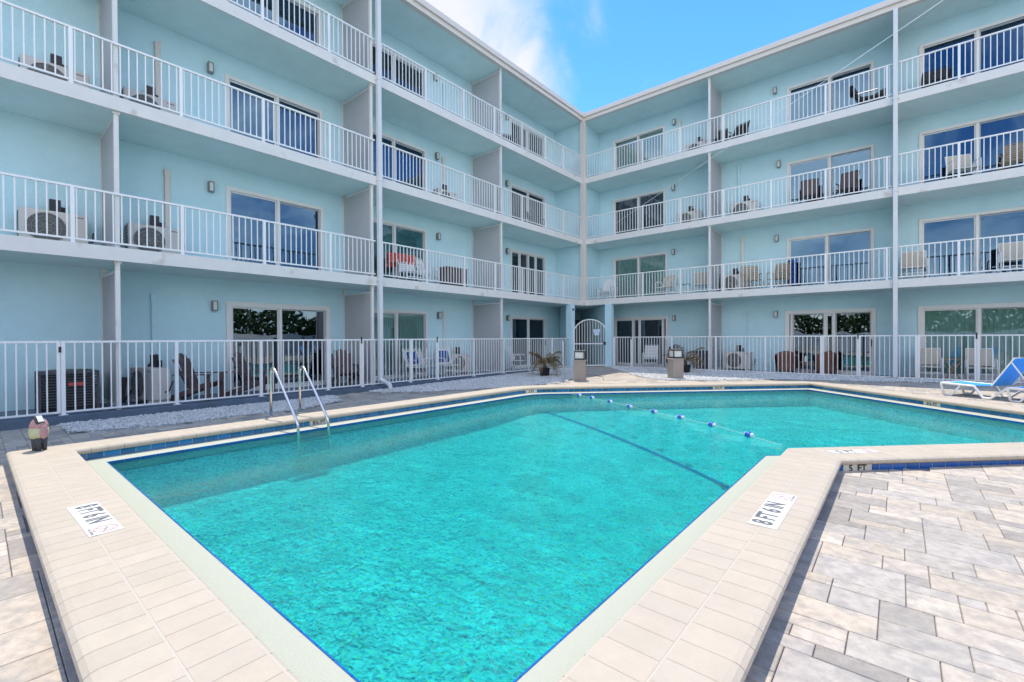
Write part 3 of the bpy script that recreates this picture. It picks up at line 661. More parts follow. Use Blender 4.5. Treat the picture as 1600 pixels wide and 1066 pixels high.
# ladder
LD = thing('pool_ladder', 'pair of bent stainless steel ladder handrails on the far coping of the pool', 'ladder', (-7.9, 3.4, ZC))
def arc(pts, r=0.08, n=6):
    out = [Vector(pts[0])]
    for i in range(1, len(pts)-1):
        p = Vector(pts[i]); a = (Vector(pts[i-1])-p).normalized(); c = (Vector(pts[i+1])-p).normalized(); ang = a.angle(c); dd = r/math.tan(ang/2)
        s, e_ = p+a*dd, p+c*dd
        for k in range(n+1):
            u = k/n; out.append((s*(1-u)+p*u)*(1-u)+(p*(1-u)+e_*u)*u)
    out.append(Vector(pts[-1])); return out
for dy in (-0.24, 0.24):
    mb = MB(); x0 = -0.03
    mb.tube(arc([(x0, dy, 0), (x0+0.01, dy, 0.93), (x0+0.97, dy, 0.0), (x0+1.03, dy, -0.55)], 0.135, 12), 0.021, 10)
    hr = mb.build('handrail', M['steel'], LD, smooth=True)
    mb = MB(); mb.cyl((x0, dy), 0.045, 0, 0.012, 14); mb.build('flange', M['steel'], hr)
for z in (-0.30, -0.48):
    mb = MB(); mb.obox((1.0, 0, z), (0.10, 0.5, 0.025)); mb.build('rung', M['steel'], LD)

# water body
wi = offs(-0.258); bt = 1.9
pts = [(x*0.5, y*0.5) for x in range(-15, 7) for y in range(2, 30) if inside((x*0.5, y*0.5), wi)]
vv, ff = cdt(wi, pts)
mb = MB(); mb.v = [(v.x, v.y, WT) for v in vv]+[(v.x, v.y, WT-bt) for v in vv]; nn = len(vv)
bnd = {}
for f in ff:
    c = sum((vv[k] for k in f), Vector((0, 0)))/len(f)
    if inside(c, wi):
        mb.face(list(f)); mb.face([k+nn for k in f][::-1])
        for k in range(len(f)):
            e_ = (f[k], f[(k+1) % len(f)]); bnd[e_] = 1
for (a, c) in list(bnd):
    if (c, a) not in bnd: mb.face([a, a+nn, c+nn, c])
tag(mb.build('water', M['water']), kind='structure', label='rippled turquoise pool water', cat='water')

# float line
FL = [(-6.08, 9.75), (-5.58, 9.52), (-4.94, 9.21), (-4.26, 8.79), (-3.6, 8.48), (-2.98, 8.18), (-2.33, 7.79), (-1.67, 7.32)]
T = thing('float_line', 'thin rope of blue and white floats stretched across the pool water', 'pool rope', (-4, 8.6, WT))
O = Vector((-4, 8.6, WT)); rp = [(-6.75, 10.05)]+FL+[(-1.18, 6.95)]
mb = MB(); mb.tube([(p[0]-O.x, p[1]-O.y, 0.002+0.004*math.sin(i*2)) for i, p in enumerate(rp)], 0.0055, 6); mb.build('rope', M['rope'], T)
for i, p in enumerate(FL):
    if i == 0 and False: continue
    mb = MB(); mb.ball((p[0]-O.x, p[1]-O.y, 0.012), 0.062, 0.062, 0.05); fl_ = mb.build('float', M['floatb'], T, smooth=True)
    mb = MB(); d = Vector((0.87, -0.48, 0)); c = Vector((p[0]-O.x, p[1]-O.y, 0.012)); mb.tube([c-d*0.075, c-d*0.06, c+d*0.06, c+d*0.075], [0.02, 0.036, 0.036, 0.02], 10); mb.build('end_cap', M['floatw'], fl_)

# depth markers
def marker_flat(cx, cy, ln, wd, rz, main, label, ink='fink'):
    root = thing('depth_marker', label, 'sign', (cx, cy, ZC+0.0008), rz)
    mb = MB(); mb.box(-ln/2, ln/2, -wd/2, wd/2, 0.0005, 0.003); mb.build('marker_plate', M['decal'], root)
    return root
def no_dive(root, cx, cy, r_):
    mb = MB(); pts = [(cx+r_*math.cos(a*math.pi/10), cy+r_*math.sin(a*math.pi/10), 0.0034) for a in range(21)]; mb.tube(pts, 0.0032, 4)
    mb.bar((cx-r_*0.7, cy-r_*0.7, 0.0034), (cx+r_*0.7, cy+r_*0.7, 0.0034), 0.006, 0.001); mb.build('no_diving_symbol', M['redink'], root)
    mb = MB(); mb.bar((cx-r_*0.55, cy+r_*0.25, 0.0032), (cx+r_*0.35, cy-r_*0.1, 0.0032), 0.008, 0.001); mb.ball((cx+r_*0.5, cy-r_*0.2, 0.0036), 0.008, 0.008, 0.001, 8, 4); mb.build('diver_figure', M['fink'], root)
for (cx, cy, rz, lb) in ((-4.41, 0.54, R(2.0), 'faded white depth tile reading 8 FT 6 IN on the left coping'), (-0.70, 3.83, R(90.0), 'faded white depth tile reading 8 FT 6 IN on the right coping')):
    root = marker_flat(cx, cy, 0.82, 0.175, rz, '8 FT 6 IN', lb)
    tm = text_mesh('lettering', '8 FT 6 IN', 0.172, M['fink'], root, (-0.11, 0.008, 0.0036), (0, 0, 0), sx=0.76, bold=0.0055)
    no_dive(root, 0.315, 0.01, 0.062)
    text_mesh('small_lettering', 'NO DIVING', 0.022, M['fink'], root, (0.325, -0.068, 0.0034), (0, 0, 0), sx=1.3)
root = marker_flat(-0.44, 6.22, 0.52, 0.12, R(45), '5 FT', 'faded white depth tile reading 5 FT lying on the coping near the pool bend')
root.location = (-0.385, 6.285, ZC+0.0008)
text_mesh('lettering', '5 FT', 0.12, M['fink'], root, (-0.08, 0.0, 0.0036), (0, 0, 0), sx=1.0, bold=0.004); no_dive(root, 0.17, 0.0, 0.04)
def marker_wall(c, ln, ht, rz, txt, label, sx=0.85, size=0.085):
    root = thing('depth_marker', label, 'sign', c, rz)          # local +x along the wall, -y is the outward face
    mb = MB(); mb.box(-ln/2, -0.003, -0.006, 0, -ht/2, ht/2); mb.box(0.003, ln/2, -0.006, 0, -ht/2, ht/2); mb.build('marker_plate', M['mtile'], root)
    text_mesh('lettering', txt, size, M['ink'], root, (0, -0.0068, -0.002), (R(90), 0, 0), sx=sx, bold=0.0025)
zt_ = zc-0.103
marker_wall((-7.337, 3.68, zt_), 0.31, 0.076, R(90), '8½ FT', 'cream waterline tile reading 8½ FT behind the ladder', 0.95)
marker_wall((-7.22, 9.265, zt_), 0.32, 0.076, R(64), '5 FT', 'cream waterline tile reading 5 FT on the far left wall of the pool', 0.95)
def on_edge(i, tt, v): A = Vector(P[i]); d = (Vector(P[i+1])-A).normalized(); q = A+d*tt+Vector((d.y, -d.x))*v; return (q.x, q.y)
q = on_edge(4, (Vector((-3.72, 13.02))-Vector(P[4])).length, -0.0); marker_wall((q[0], q[1], zt_), 0.32, 0.076, math.atan2(5.3, 5.16), '3½ FT', 'cream waterline tile reading 3½ FT on the far wall facing the camera', 0.95)
q = on_edge(3, (Vector((0.52, 12.55))-Vector(P[3])).length, -0.0); marker_wall((q[0], q[1], zt_), 0.34, 0.076, math.atan2(-4.9, 4.91), '3½ FT', 'cream waterline tile reading 3½ FT below the blue loungers', 0.95)
d45 = Vector((1, 1)).normalized(); V2 = Vector(P[2])+PM[2]*0.452; q = V2+d45*0.235
marker_wall((q.x, q.y, zc-0.108), 0.32, 0.085, R(45), '5  FT', 'white tile reading 5 FT set in the outer blue tile of the raised pool edge', 0.95, 0.10)

# ------------------------------------------------------------ deck, gravel, ground
outer = offs(0.44)
gx = [x for x in range(-12, 13, 2)]; gy = [y for y in range(-12, 20, 1)]
bound = [(-10.9, -12), (12, -12), (12, 17.9), (-8.9, 17.9), (-8.9, 21), (-14, 21), (-14, 16.0), (-10.9, 16.0)]
pts = [(x, y) for x in gx for y in gy if inside((x, y), bound) and not inside((x, y), outer)]
def densify(poly, st):
    out = []; n = len(poly)
    for i in range(n):
        a = Vector(poly[i][:2]); c = Vector(poly[(i+1) % n][:2]); k = max(1, int((c-a).length/st)); out += [a+(c-a)*j/k for j in range(k)]
    return out
vv, ff = cdt(densify(bound, 1.0), pts, densify(outer, 0.6))
mb = MB(); mb.v = [(v.x, v.y, zd(v.y)-0.007) for v in vv]
for f in ff:
    c = sum((vv[k] for k in f), Vector((0, 0)))/len(f)
    if inside(c, bound) and not inside(c, outer): mb.face(list(f))
tag(mb.build('deck_bed', M['base']), kind='structure')
mb = MB(); b1 = [(-700, -700), (700, -700), (700, 700), (-700, 700)]; vv, ff = cdt(b1, [], offs(0.42))
mb.v = [(v.x, v.y, -1.46) for v in vv]
oo = offs(0.42)
for f in ff:
    c = sum((vv[k] for k in f), Vector((0, 0)))/len(f)
    if not inside(c, oo): mb.face(list(f))
tag(mb.build('ground', M['ground']), kind='structure')
gravels = [
 [(-10.79, 0.9), (-9.7, 0.95), (-9.25, 1.9), (-9.35, 3.2), (-9.15, 4.1), (-9.7, 5.4), (-10.79, 5.75)],
 [(-10.79, 6.75), (-10.2, 6.75), (-9.3, 7.6), (-8.5, 9.0), (-8.05, 10.1), (-7.6, 11.35), (-8.1, 12.6), (-10.3, 16.3), (-10.79, 16.3)],
 [(-9.4, 17.72), (-8.9, 16.9), (-7.4, 15.2), (-6.6, 14.3), (-5.7, 13.55), (-4.3, 14.2), (-2.6, 15.75), (-1.0, 16.2), (0.9, 16.95), (2.2, 17.3), (2.4, 17.72)]]
def in_gravel(p): return any(inside(p, g) for g in gravels)
rp_ = random.Random(11)
pal = [(0.60, 0.56, 0.51), (0.53, 0.51, 0.48), (0.47, 0.45, 0.42), (0.60, 0.55, 0.48), (0.64, 0.60, 0.54), (0.42, 0.40, 0.38), (0.55, 0.53, 0.51), (0.62, 0.57, 0.50)]
mb = MB(); poly_in = offs(0.36)
U = 0.108; nx, ny = 207, 269; occ = [[False]*ny for _ in range(nx)]
sizes = [(4, 2)]*4+[(3, 2)]*5+[(2, 2)]*5+[(2, 1)]*2+[(3, 1)]*2+[(4, 3)]*3+[(3, 3)]*3+[(2, 3)]*2+[(1, 2)]
for ii in range(nx):
    for jj in range(ny):
        if occ[ii][jj]: continue
        for _ in range(6):
            a_, b_ = rp_.choice(sizes)
            if ii+a_ <= nx and jj+b_ <= ny and not any(occ[ii+p][jj+q] for p in range(a_) for q in range(b_)): break
        else: a_, b_ = 1, 1
        if ii+a_ > nx or jj+b_ > ny: continue
        for p in range(a_):
            for q in range(b_): occ[ii+p][jj+q] = True
        a, c, y, ln = -11.2+ii*U, -11.2+(ii+a_)*U, -11.1+jj*U, b_*U
        cx, cy = (a+c)/2, y+ln/2
        if cx > 11 or cy+ln/2 > 17.9 or inside((cx, cy), poly_in) or in_gravel((cx, cy)) or not (cx > XL+0.14 or cy > 16.5) or not (cy < YR-0.14 or cx < -9.4): continue
        base = rp_.choice(pal); k = 1+rp_.uniform(-0.08, 0.08); mb.cc = tuple(q*k*f for q, f in zip(base, (0.86, 0.79, 0.71)))
        g = 0.0016; zj = 0.003+rp_.uniform(0, 0.002)
        x0, x1, y0, y1 = a+g, c-g, y+g, y+ln-g
        i = len(mb.v); e_ = 0.003
        for (px, py) in ((x0, y0), (x1, y0), (x1, y1), (x0, y1)): mb.v.append((px, py, zd(py)-0.0005))
        for (px, py) in ((x0+e_, y0+e_), (x1-e_, y0+e_), (x1-e_, y1-e_), (x0+e_, y1-e_)): mb.v.append((px, py, zd(py)+zj))
        mb.face([i+4, i+5, i+6, i+7])
        for q in range(4): mb.face([i+q, i+(q+1) % 4, i+4+(q+1) % 4, i+4+q])
tag(mb.build('paved_deck', M['paver']), kind='structure', label='pale grey and cream paving stones around the pool', cat='paving')
mb = MB(); rg = random.Random(5)
oct_v = [(1, 0, 0), (0, 1, 0), (-1, 0, 0), (0, -1, 0), (0, 0, 1), (0, 0, -1)]
oct_f = [(0, 1, 4), (1, 2, 4), (2, 3, 4), (3, 0, 4), (1, 0, 5), (2, 1, 5), (3, 2, 5), (0, 3, 5)]
for g in gravels:
    xs = [p[0] for p in g]; ys = [p[1] for p in g]; ar = (max(xs)-min(xs))*(max(ys)-min(ys))
    near = 1.0 if ys[0] < 6 else 0.75
    mb.cc = (0.40, 0.41, 0.42); i = len(mb.v); mb.v += [(p[0], p[1], zd(p[1])+0.004) for p in g]
    vv, ff = cdt(g, [])
    i = len(mb.v); mb.v += [(v.x, v.y, zd(v.y)+0.005) for v in vv]
    for f in ff:
        c = sum((vv[k] for k in f), Vector((0, 0)))/len(f)
        if inside(c, g): mb.face([i+k for k in f])
    for _ in range(int(ar*(1500 if near == 1.0 else 750))):
        px = rg.uniform(min(xs)-0.05, max(xs)+0.05); py = rg.uniform(min(ys)-0.05, max(ys)+0.05)
        if not inside((px+rg.uniform(-.07, .07), py+rg.uniform(-.07, .07)), g) or px < -10.76 or py > 17.74: continue
        s = rg.uniform(0.010, 0.021)*(1.0 if near == 1.0 else 1.35); k = rg.uniform(0.72, 1.1); mb.cc = (0.71*k, 0.70*k, 0.67*k)
        rot = Matrix.Rotation(rg.uniform(0, 6.28), 3, 'Z') @ Matrix.Rotation(rg.uniform(0, 6.28), 3, 'X'); sc = (s*rg.uniform(0.8, 1.3), s, s*rg.uniform(0.55, 0.9))
        i = len(mb.v); z = zd(py)+0.008+rg.uniform(0, 0.022)
        for v in oct_v: q = rot @ Vector((v[0]*sc[0], v[1]*sc[1], v[2]*sc[2])); mb.v.append((px+q.x, py+q.y, z+q.z))
        for f in oct_f: mb.face([i+k for k in f])
tag(mb.build('gravel', M['gravel']), kind='stuff', label='loose white gravel beds between the deck and the fences', cat='gravel')

# ------------------------------------------------------------ air conditioners
def ac_proto():
    # proportions follow a two-port mini split unit
    T = thing('air_conditioner', 'x', 'air conditioner')
    mb = MB(); mb.box(-0.42, 0.42, -0.15, 0.15, 0.06, 0.64); mb.box(-0.36, -0.28, -0.17, 0.17, 0, 0.06); mb.box(0.28, 0.36, -0.17, 0.17, 0, 0.06); mb.build('case', M['beige'], T, bevel=0.015)
    mb = MB(); mb.tube([(-0.10, -0.151, 0.35), (-0.10, -0.160, 0.35)], 0.24, 28); fg = mb.build('fan_grille', M['grille'], T)
    mb = MB()
    for r0 in (0.06, 0.12, 0.18, 0.24): mb.tube([(-0.10+r0*math.cos(a*math.pi/12), -0.166, 0.35+r0*math.sin(a*math.pi/12)) for a in range(25)], 0.005, 4, caps=False)
    for k in range(8): a = k*math.pi/4; mb.bar((-0.10, -0.166, 0.35), (-0.10+0.24*math.cos(a), -0.166, 0.35+0.24*math.sin(a)), 0.008)
    mb.build('wire_guard', M['grillebar'], fg)
    mb = MB()
    for k in range(9): mb.box(-0.4285, -0.421, -0.12, 0.12, 0.12+k*0.055, 0.14+k*0.055)
    mb.build('side_louvres', M['grille'], T)
    mb = MB(); mb.obox((0.02, 0.06, 0.76), (0.14, 0.08, 0.22)); mb.obox((0.10, 0.10, 0.70), (0.10, 0.04, 0.14), rz=0.3); mb.build('disconnect_box', M['black'], T)
    mb = MB(); mb.tube([(0.42, 0.05, 0.2), (0.50, 0.08, 0.22), (0.52, 0.14, 0.4)], 0.012, 6); mb.build('hose', M['black'], T)
    mb = MB(); mb.obox((0.30, -0.152, 0.58), (0.12, 0.004, 0.02)); mb.build('badge', M['lampgrey'], T)
    return T
AC = ac_proto(); first = True
acs = [('L', 0.98, 1, 'beige air conditioner on the second floor balcony at the far left edge'), ('L', 1.02, 2, 'beige air conditioner on the third floor balcony at the far left edge'),
       ('L', 2.50, 1, 'beige air conditioner just right of the divider on the second floor balcony, left wing'), ('L', 2.45, 2, 'beige air conditioner just right of the divider on the third floor balcony, left wing'),
       ('L', 11.33, 0, 'air conditioner behind the fence beside the blue cushioned chairs'), ('L', 10.75, 2, 'air conditioner on the third floor balcony, right of the left downspout'),
       ('R', -6.25, 3, 'air conditioner on the top floor balcony of the right wing'), ('R', -6.6, 2, 'low air conditioner on the third floor of the right wing, near the corner'),
       ('R', -4.5, 2, 'air conditioner on the third floor of the right wing, right of the first divider'), ('R', -4.88, 1, 'air conditioner with round fan on the second floor, right wing, beside rattan chairs'),
       ('R', -4.75, 0, 'beige air conditioner on the ground patio left of the wicker armchairs')]
for wing, s, fl, lb in acs:
    loc = wp(wing, s, DEP-0.30, ZF[fl]+0.002); rz = R(90) if wing == 'L' else 0.0
    if first: AC.location = loc; AC.scale = (1.1, 1.1, 1.12); AC.rotation_euler = (0, 0, rz); AC['label'] = lb; AC['group'] = 'outdoor air conditioning units'; first = False
    else: dup(AC, loc, rz, lb, 'outdoor air conditioning units')
# the side-on unit on the ground patio
o = dup(AC, wp('L', 2.33, 0.85, ZP+0.012), R(0), 'beige louvred air conditioner standing side on behind the fence, left of the adirondack chairs', 'outdoor air conditioning units')
o.rotation_euler = (0, 0, R(12))
# large condenser
T = thing('condenser_unit', 'large dark grey louvred condenser with a red sticker behind the left fence', 'air conditioner', wp('L', 1.10, 0.85, ZP+0.002))
mb = MB(); mb.box(-0.33, 0.33, -0.36, 0.36, 0, 0.06); mb.box(-0.30, 0.30, -0.33, 0.33, 0.06, 0.66); mb.build('core', M['black'], T)
mb = MB()
for k in range(12):
    z = 0.09+k*0.05; mb.box(-0.345, 0.345, -0.375, 0.375, z, z+0.022)
for sx in (-1, 1):
    for sy in (-1, 1): mb.box(sx*0.35-0.02, sx*0.35+0.02, sy*0.38-0.02, sy*0.38+0.02, 0.0, 0.70)
mb.box(-0.37, 0.37, -0.40, 0.40, 0.68, 0.73); mb.build('louvred_case', M['grey'], T, bevel=0.006)
mb = MB(); mb.box(0.376, 0.380, -0.02, 0.18, 0.47, 0.53); mb.build('sticker', M['red'], T)
mb = MB(); mb.cyl((0, 0), 0.28, 0.73, 0.75, 24); mb.build('fan_top', M['grille'], T)
def cover_box(loc, rz, label, m, sx=0.8, sy=0.4, h=0.75):
    T = thing('equipment_cover', label, 'cover', loc, rz); mb = MB(); mb.box(-sx/2, sx/2, -sy/2, sy/2, 0, h-0.04); c = mb.build('side_panels', m, T, bevel=0.01)
    mb = MB()
    for k in range(int(sx/0.06)): mb.box(-sx/2+0.02+k*0.06, -sx/2+0.055+k*0.06, -sy/2-0.012, -sy/2-0.001, 0.03, h-0.06)
    mb.build('slats', m, T)
    mb = MB(); mb.box(-sx/2-0.02, sx/2+0.02, -sy/2-0.03, sy/2+0.02, h-0.04, h); mb.build('lid', m, T, bevel=0.01)
cover_box(wp('L', 10.85, 0.95, ZF[1]+0.002), R(90), 'brown slatted equipment cover on the second floor balcony beside the red towel', M['brown'], 0.95)
cover_box(wp('R', -6.0, 0.9, ZP+0.002), 0, 'dark slatted equipment cover behind the fence, left of the divider', M['grey'], 0.55)

# ------------------------------------------------------------ chairs and tables
def adirondack(m):
    T = thing('adirondack_chair', 'x', 'chair')       # faces +x, back at -x
    for k in range(5):
        y = (k-2)*0.105; h = 0.86-abs(k-2)**2*0.035
        mb = MB(); mb.bar((-0.02, y*0.95, 0.26), (-0.27, y*1.18, 0.26+h*0.86), 0.105, 0.018); mb.build('back_slat', m, T)
    mb = MB()
    for k in range(5): mb.obox((0.03+k*0.095, 0, 0.30+k*0.018), (0.08, 0.52, 0.02), ry=-0.18)
    mb.build('seat', m, T)
    for sy in (-1, 1):
        mb = MB(); mb.obox((0.14, sy*0.33, 0.56), (0.72, 0.11, 0.022)); mb.build('armrest', m, T)
        mb = MB(); mb.obox((0.40, sy*0.29, 0.275), (0.10, 0.03, 0.55)); mb.build('leg', m, T)
        mb = MB(); mb.bar((0.42, sy*0.26, 0.36), (-0.42, sy*0.26, 0.03), 0.03, 0.10); mb.build('leg', m, T)
    mb = MB(); mb.obox((-0.17, 0, 0.60), (0.03, 0.60, 0.05)); mb.build('back_rail', m, T)
    return T
A1 = adirondack(M['brown'])
A1.location = wp('L', 3.05, 0.65, ZP+0.003); A1.rotation_euler = (0, 0, R(48)); A1['label'] = 'brown adirondack chair behind the left fence, nearest the beige air conditioner'; A1['group'] = 'brown adirondack chairs'
dup(A1, wp('L', 4.15, 0.65, ZP+0.003), R(48), 'brown adirondack chair in front of the left edge of the ground floor glass door', 'brown adirondack chairs')
dup(A1, wp('L', 6.62, 0.85, ZP+0.003), R(-10), 'brown adirondack chair beside the divider, seen behind the second fence gate', 'brown adirondack chairs')
AB = adirondack(M['black']); AB.location = wp('R', -7.1, 0.9, ZP+0.003); AB.rotation_euler = (0, 0, R(-80)); AB['label'] = 'black round backed chair partly behind the right bollard lamp'
AW = adirondack(M['white']); AW.location = wp('R', -10.1, 0.75, ZF[1]+0.003); AW.rotation_euler = (0, 0, R(-85)); AW['label'] = 'white plastic adirondack chair alone on the second floor balcony next to the corner'
def armchair(frame, sling, h=0.95, sw=0.56, strap=False, round_arm=True):
    T = thing('patio_chair', 'x', 'chair')            # faces -y
    for sx in (-1, 1):
        x = sx*sw/2
        mb = MB(); mb.tube(arc([(x, -0.26, 0), (x, -0.26, 0.62), (x, 0.16, 0.64), (x, 0.22, 0.0)], 0.10 if round_arm else 0.03, 5), 0.016, 8); mb.build('side_frame', frame, T, smooth=True)
        mb = MB(); mb.tube([(x*0.92, 0.16, 0.36), (x*0.92, 0.34, h)], 0.015, 8); mb.build('back_upright', frame, T)
    for (a, c) in (((-sw*0.46, 0.34, h), (sw*0.46, 0.34, h)), ((-sw/2, -0.24, 0.38), (sw/2, -0.24, 0.38)), ((-sw/2, 0.2, 0.2), (sw/2, 0.2, 0.2)), ((-sw/2, -0.25, 0.2), (sw/2, -0.25, 0.2))):
        mb = MB(); mb.tube([a, c], 0.013, 7); mb.build('cross_bar', frame, T)
    mb = MB()
    if strap:
        for k in range(8): u = k/7; mb.obox((0, 0.18+0.155*u, 0.44+u*(h-0.50)), (sw*0.9, 0.006, 0.055), rx=-0.28)
    else: mb.obox((0, 0.255, (0.42+h)/2), (sw*0.9, 0.022, h-0.42), rx=-0.30)
    mb.build('backrest', sling, T)
    mb = MB()
    if strap:
        for k in range(6): mb.obox((0, -0.21+k*0.078, 0.385), (sw*0.94, 0.055, 0.006))
    else: mb.obox((0, -0.03, 0.385), (sw*0.92, 0.44, 0.03))
    mb.build('seat', sling, T)
    return T
def putchair(T, wing, s, d, fl, rz, lb, grp=None, new=True, sc=None):
    loc = wp(wing, s, d, ZF[fl]+0.004); r = (R(90) if wing == 'L' else 0.0)+R(rz)
    if new: return dup(T, loc, r, lb, grp, sc)
    T.location = loc; T.rotation_euler = (0, 0, r); T['label'] = lb
    if grp: T['group'] = grp
    return T
CW = armchair(M['white'], M['white'], 0.95, 0.58, True)
g1 = 'white strapped patio chairs'
putchair(CW, 'L', 9.05, 0.75, 0, 10, 'white patio chair with a blue cushion in front of the green blinds', g1, False)
putchair(CW, 'L', 10.45, 0.80, 0, -8, 'white patio chair with a blue cushion, right of the second left gate', g1)
putchair(CW, 'L', 9.75, 1.05, 0, 35, 'white patio chair without cushion between the two blue cushioned chairs', g1)
putchair(CW, 'L', 14.1, 0.80, 0, 20, 'white patio chair behind the fence near the dry palm', g1)
putchair(CW, 'L', 8.80, 0.70, 1, -5, 'white patio chair draped with the coral towel on the second floor balcony', g1)
putchair(CW, 'L', 9.60, 0.85, 1, 25, 'white patio chair right of the towel draped chair on the second floor', g1)
putchair(CW, 'R', -8.1, 0.80, 0, 15, 'white patio chair behind the right fence, left of the bollard lamp', g1)
CM = armchair(M['white'], M['cream'], 0.92, 0.60, False); g2 = 'cream and white sling chairs'
putchair(CM, 'R', -7.4, 0.75, 1, -15, 'cream sling chair next to the green blinds on the second floor, right wing', g2, False)
putchair(CM, 'R', -5.95, 0.8, 1, 20, 'cream sling chair left of the divider on the second floor, right wing', g2)
putchair(CM, 'R', 0.36, 0.65, 1, 0, 'cream sling chair just right of the tall downspout on the second floor', g2)
putchair(CM, 'R', 2.45, 0.65, 1, 0, 'striped topped sling chair on the second floor at the right edge of the photo', g2)
putchair(CM, 'R', 0.68, 0.60, 0, 0, 'cream sling chair behind the right fence, left of the folding table', g2)
putchair(CM, 'R', 1.78, 0.60, 0, 0, 'cream sling chair behind the right fence, right of the folding table', g2)
putchair(CM, 'R', 1.42, 0.75, 2, 15, 'cream sling chair on the third floor balcony at the right', g2)
CR = armchair(M['lattice'], M['lattice'], 0.98, 0.56, True); g3 = 'tan rattan chairs'
putchair(CR, 'R', -4.15, 0.75, 1, 25, 'tan rattan chair beside the round fan air conditioner', g3, False)
putchair(CR, 'R', -3.3, 0.85, 1, -20, 'tan rattan chair beside the blue beach towel', g3)
putchair(CR, 'R', 2.45, 0.80, 2, -20, 'tan rattan chair on the third floor at the right edge of the photo', g3)
CD = armchair(M['black'], M['brown'], 1.05, 0.54, False); g4 = 'dark folding chairs with brown backs'
putchair(CD, 'R', -2.35, 0.75, 2, 5, 'dark folding chair with brown back, left of the pair on the third floor', g4, False)
putchair(CD, 'R', -1.30, 0.75, 2, -12, 'dark folding chair with brown back, right of the pair on the third floor', g4)
CB = armchair(M['black'], M['black'], 0.92, 0.62, True); g5 = 'black low chairs on the upper balconies'
putchair(CB, 'R', -5.3, 0.75, 3, 10, 'black low chair just left of the top floor divider, right wing', g5, False)
putchair(CB, 'R', -4.65, 0.75, 3, -20, 'black low chair just right of the top floor divider, right wing', g5)
putchair(CB, 'R', 0.85, 0.75, 3, 0, 'black low chair on the top floor, right of the tall downspout', g5)
putchair(CB, 'L', 15.4, 0.8, 2, 10, 'black low chair before the dark door on the third floor, nearest the corner', g5)
putchair(CB, 'L', 13.6, 0.7, 3, -25, 'black low chair right of the top floor divider, left wing', g5)
# top floor recliner
T = thing('recliner', 'black folding recliner tilted back on the top floor balcony left of the tall downspout', 'chair', wp('R', -0.80, 0.75, ZF[3]+0.003))
mb = MB(); mb.obox((-0.25, 0, 0.62), (0.10, 0.52, 0.62), ry=-0.45); mb.ball((-0.36, 0, 0.80), 0.10, 0.26, 0.16, 12, 6); mb.build('backrest', M['black'], T, smooth=True)
mb = MB(); mb.obox((0.10, 0, 0.40), (0.52, 0.52, 0.08), ry=0.10); mb.obox((0.42, 0, 0.46), (0.20, 0.5, 0.14), ry=-0.2); mb.build('seat', M['black'], T, bevel=0.02)
for sy in (-1, 1):
    mb = MB(); mb.bar((-0.30, sy*0.27, 0.0), (0.30, sy*0.27, 0.45), 0.03); mb.bar((0.32, sy*0.27, 0.0), (-0.25, sy*0.27, 0.50), 0.03); mb.build('leg', M['black'], T)
    mb = MB(); mb.obox((0.05, sy*0.29, 0.56), (0.5, 0.06, 0.03)); mb.build('armrest', M['steel'], T)
# cushions and towels
def cushion(loc, rz, lb, m, sx=0.42, h=0.40):
    mb = MB(); mb.obox((0, 0, 0), (sx, 0.07, h), rx=-0.30); o = mb.build('cushion', m, None, bevel=0.03); o.location = loc; o.rotation_euler = (0, 0, rz); return tag(o, lb, 'cushion', 'blue chair cushions')
p = wp('L', 9.05, 0.75, ZP+0.68); cushion((p.x-0.22, p.y+0.035, p.z), R(100), 'blue cushion on the chair in front of the green blinds', M['bluecush'])
p = wp('L', 10.45, 0.80, ZP+0.68); cushion((p.x-0.22, p.y-0.03, p.z), R(82), 'blue cushion on the chair right of the second left gate', M['bluecush'])
def draped(name, lb, loc, rz, wd, h1, h2, m, cat):
    mb = MB(); K = 14
    for side, hh in ((-1, h1), (1, h2)):
        for k in range(K):
            x0 = -wd/2+wd*k/K; x1 = -wd/2+wd*(k+1)/K
            def P_(x, u): return (x, side*(0.025+0.05*u+0.012*math.sin(x*40+side)), -hh*u*(1+0.06*math.sin(x*9))+0.02*(1-u))
            for q in range(5): mb.quad(P_(x0, q/5), P_(x1, q/5), P_(x1, (q+1)/5), P_(x0, (q+1)/5))
    for k in range(K):
        x0 = -wd/2+wd*k/K; x1 = -wd/2+wd*(k+1)/K
        mb.quad((x0, -0.025-0.012*math.sin(x0*40+1) if False else -(0.025+0.012*math.sin(x0*40-1)), 0.02), (x1, -(0.025+0.012*math.sin(x1*40-1)), 0.02), (x1, 0.025+0.012*math.sin(x1*40+1), 0.02), (x0, 0.025+0.012*math.sin(x0*40+1), 0.02))
    o = mb.build(name, m, None, smooth=True); o.location = loc; o.rotation_euler = (0, 0, rz)
    so_ = o.modifiers.new('solid', 'SOLIDIFY'); so_.thickness = 0.012
    return tag(o, lb, cat)
p = wp('L', 8.72, 1.05, ZF[1]+0.96); draped('towel', 'coral red towel draped over a white chair on the second floor balcony', p, R(85), 0.98, 0.30, 0.42, M['red'], 'towel')
p = wp('R', -2.92, 1.18, ZF[1]+1.05); draped('beach_towel', 'deep blue and teal beach towel hanging beside the second floor glass door', p, R(0), 0.26, 0.9, 0.9, M['bluecush'], 'towel')
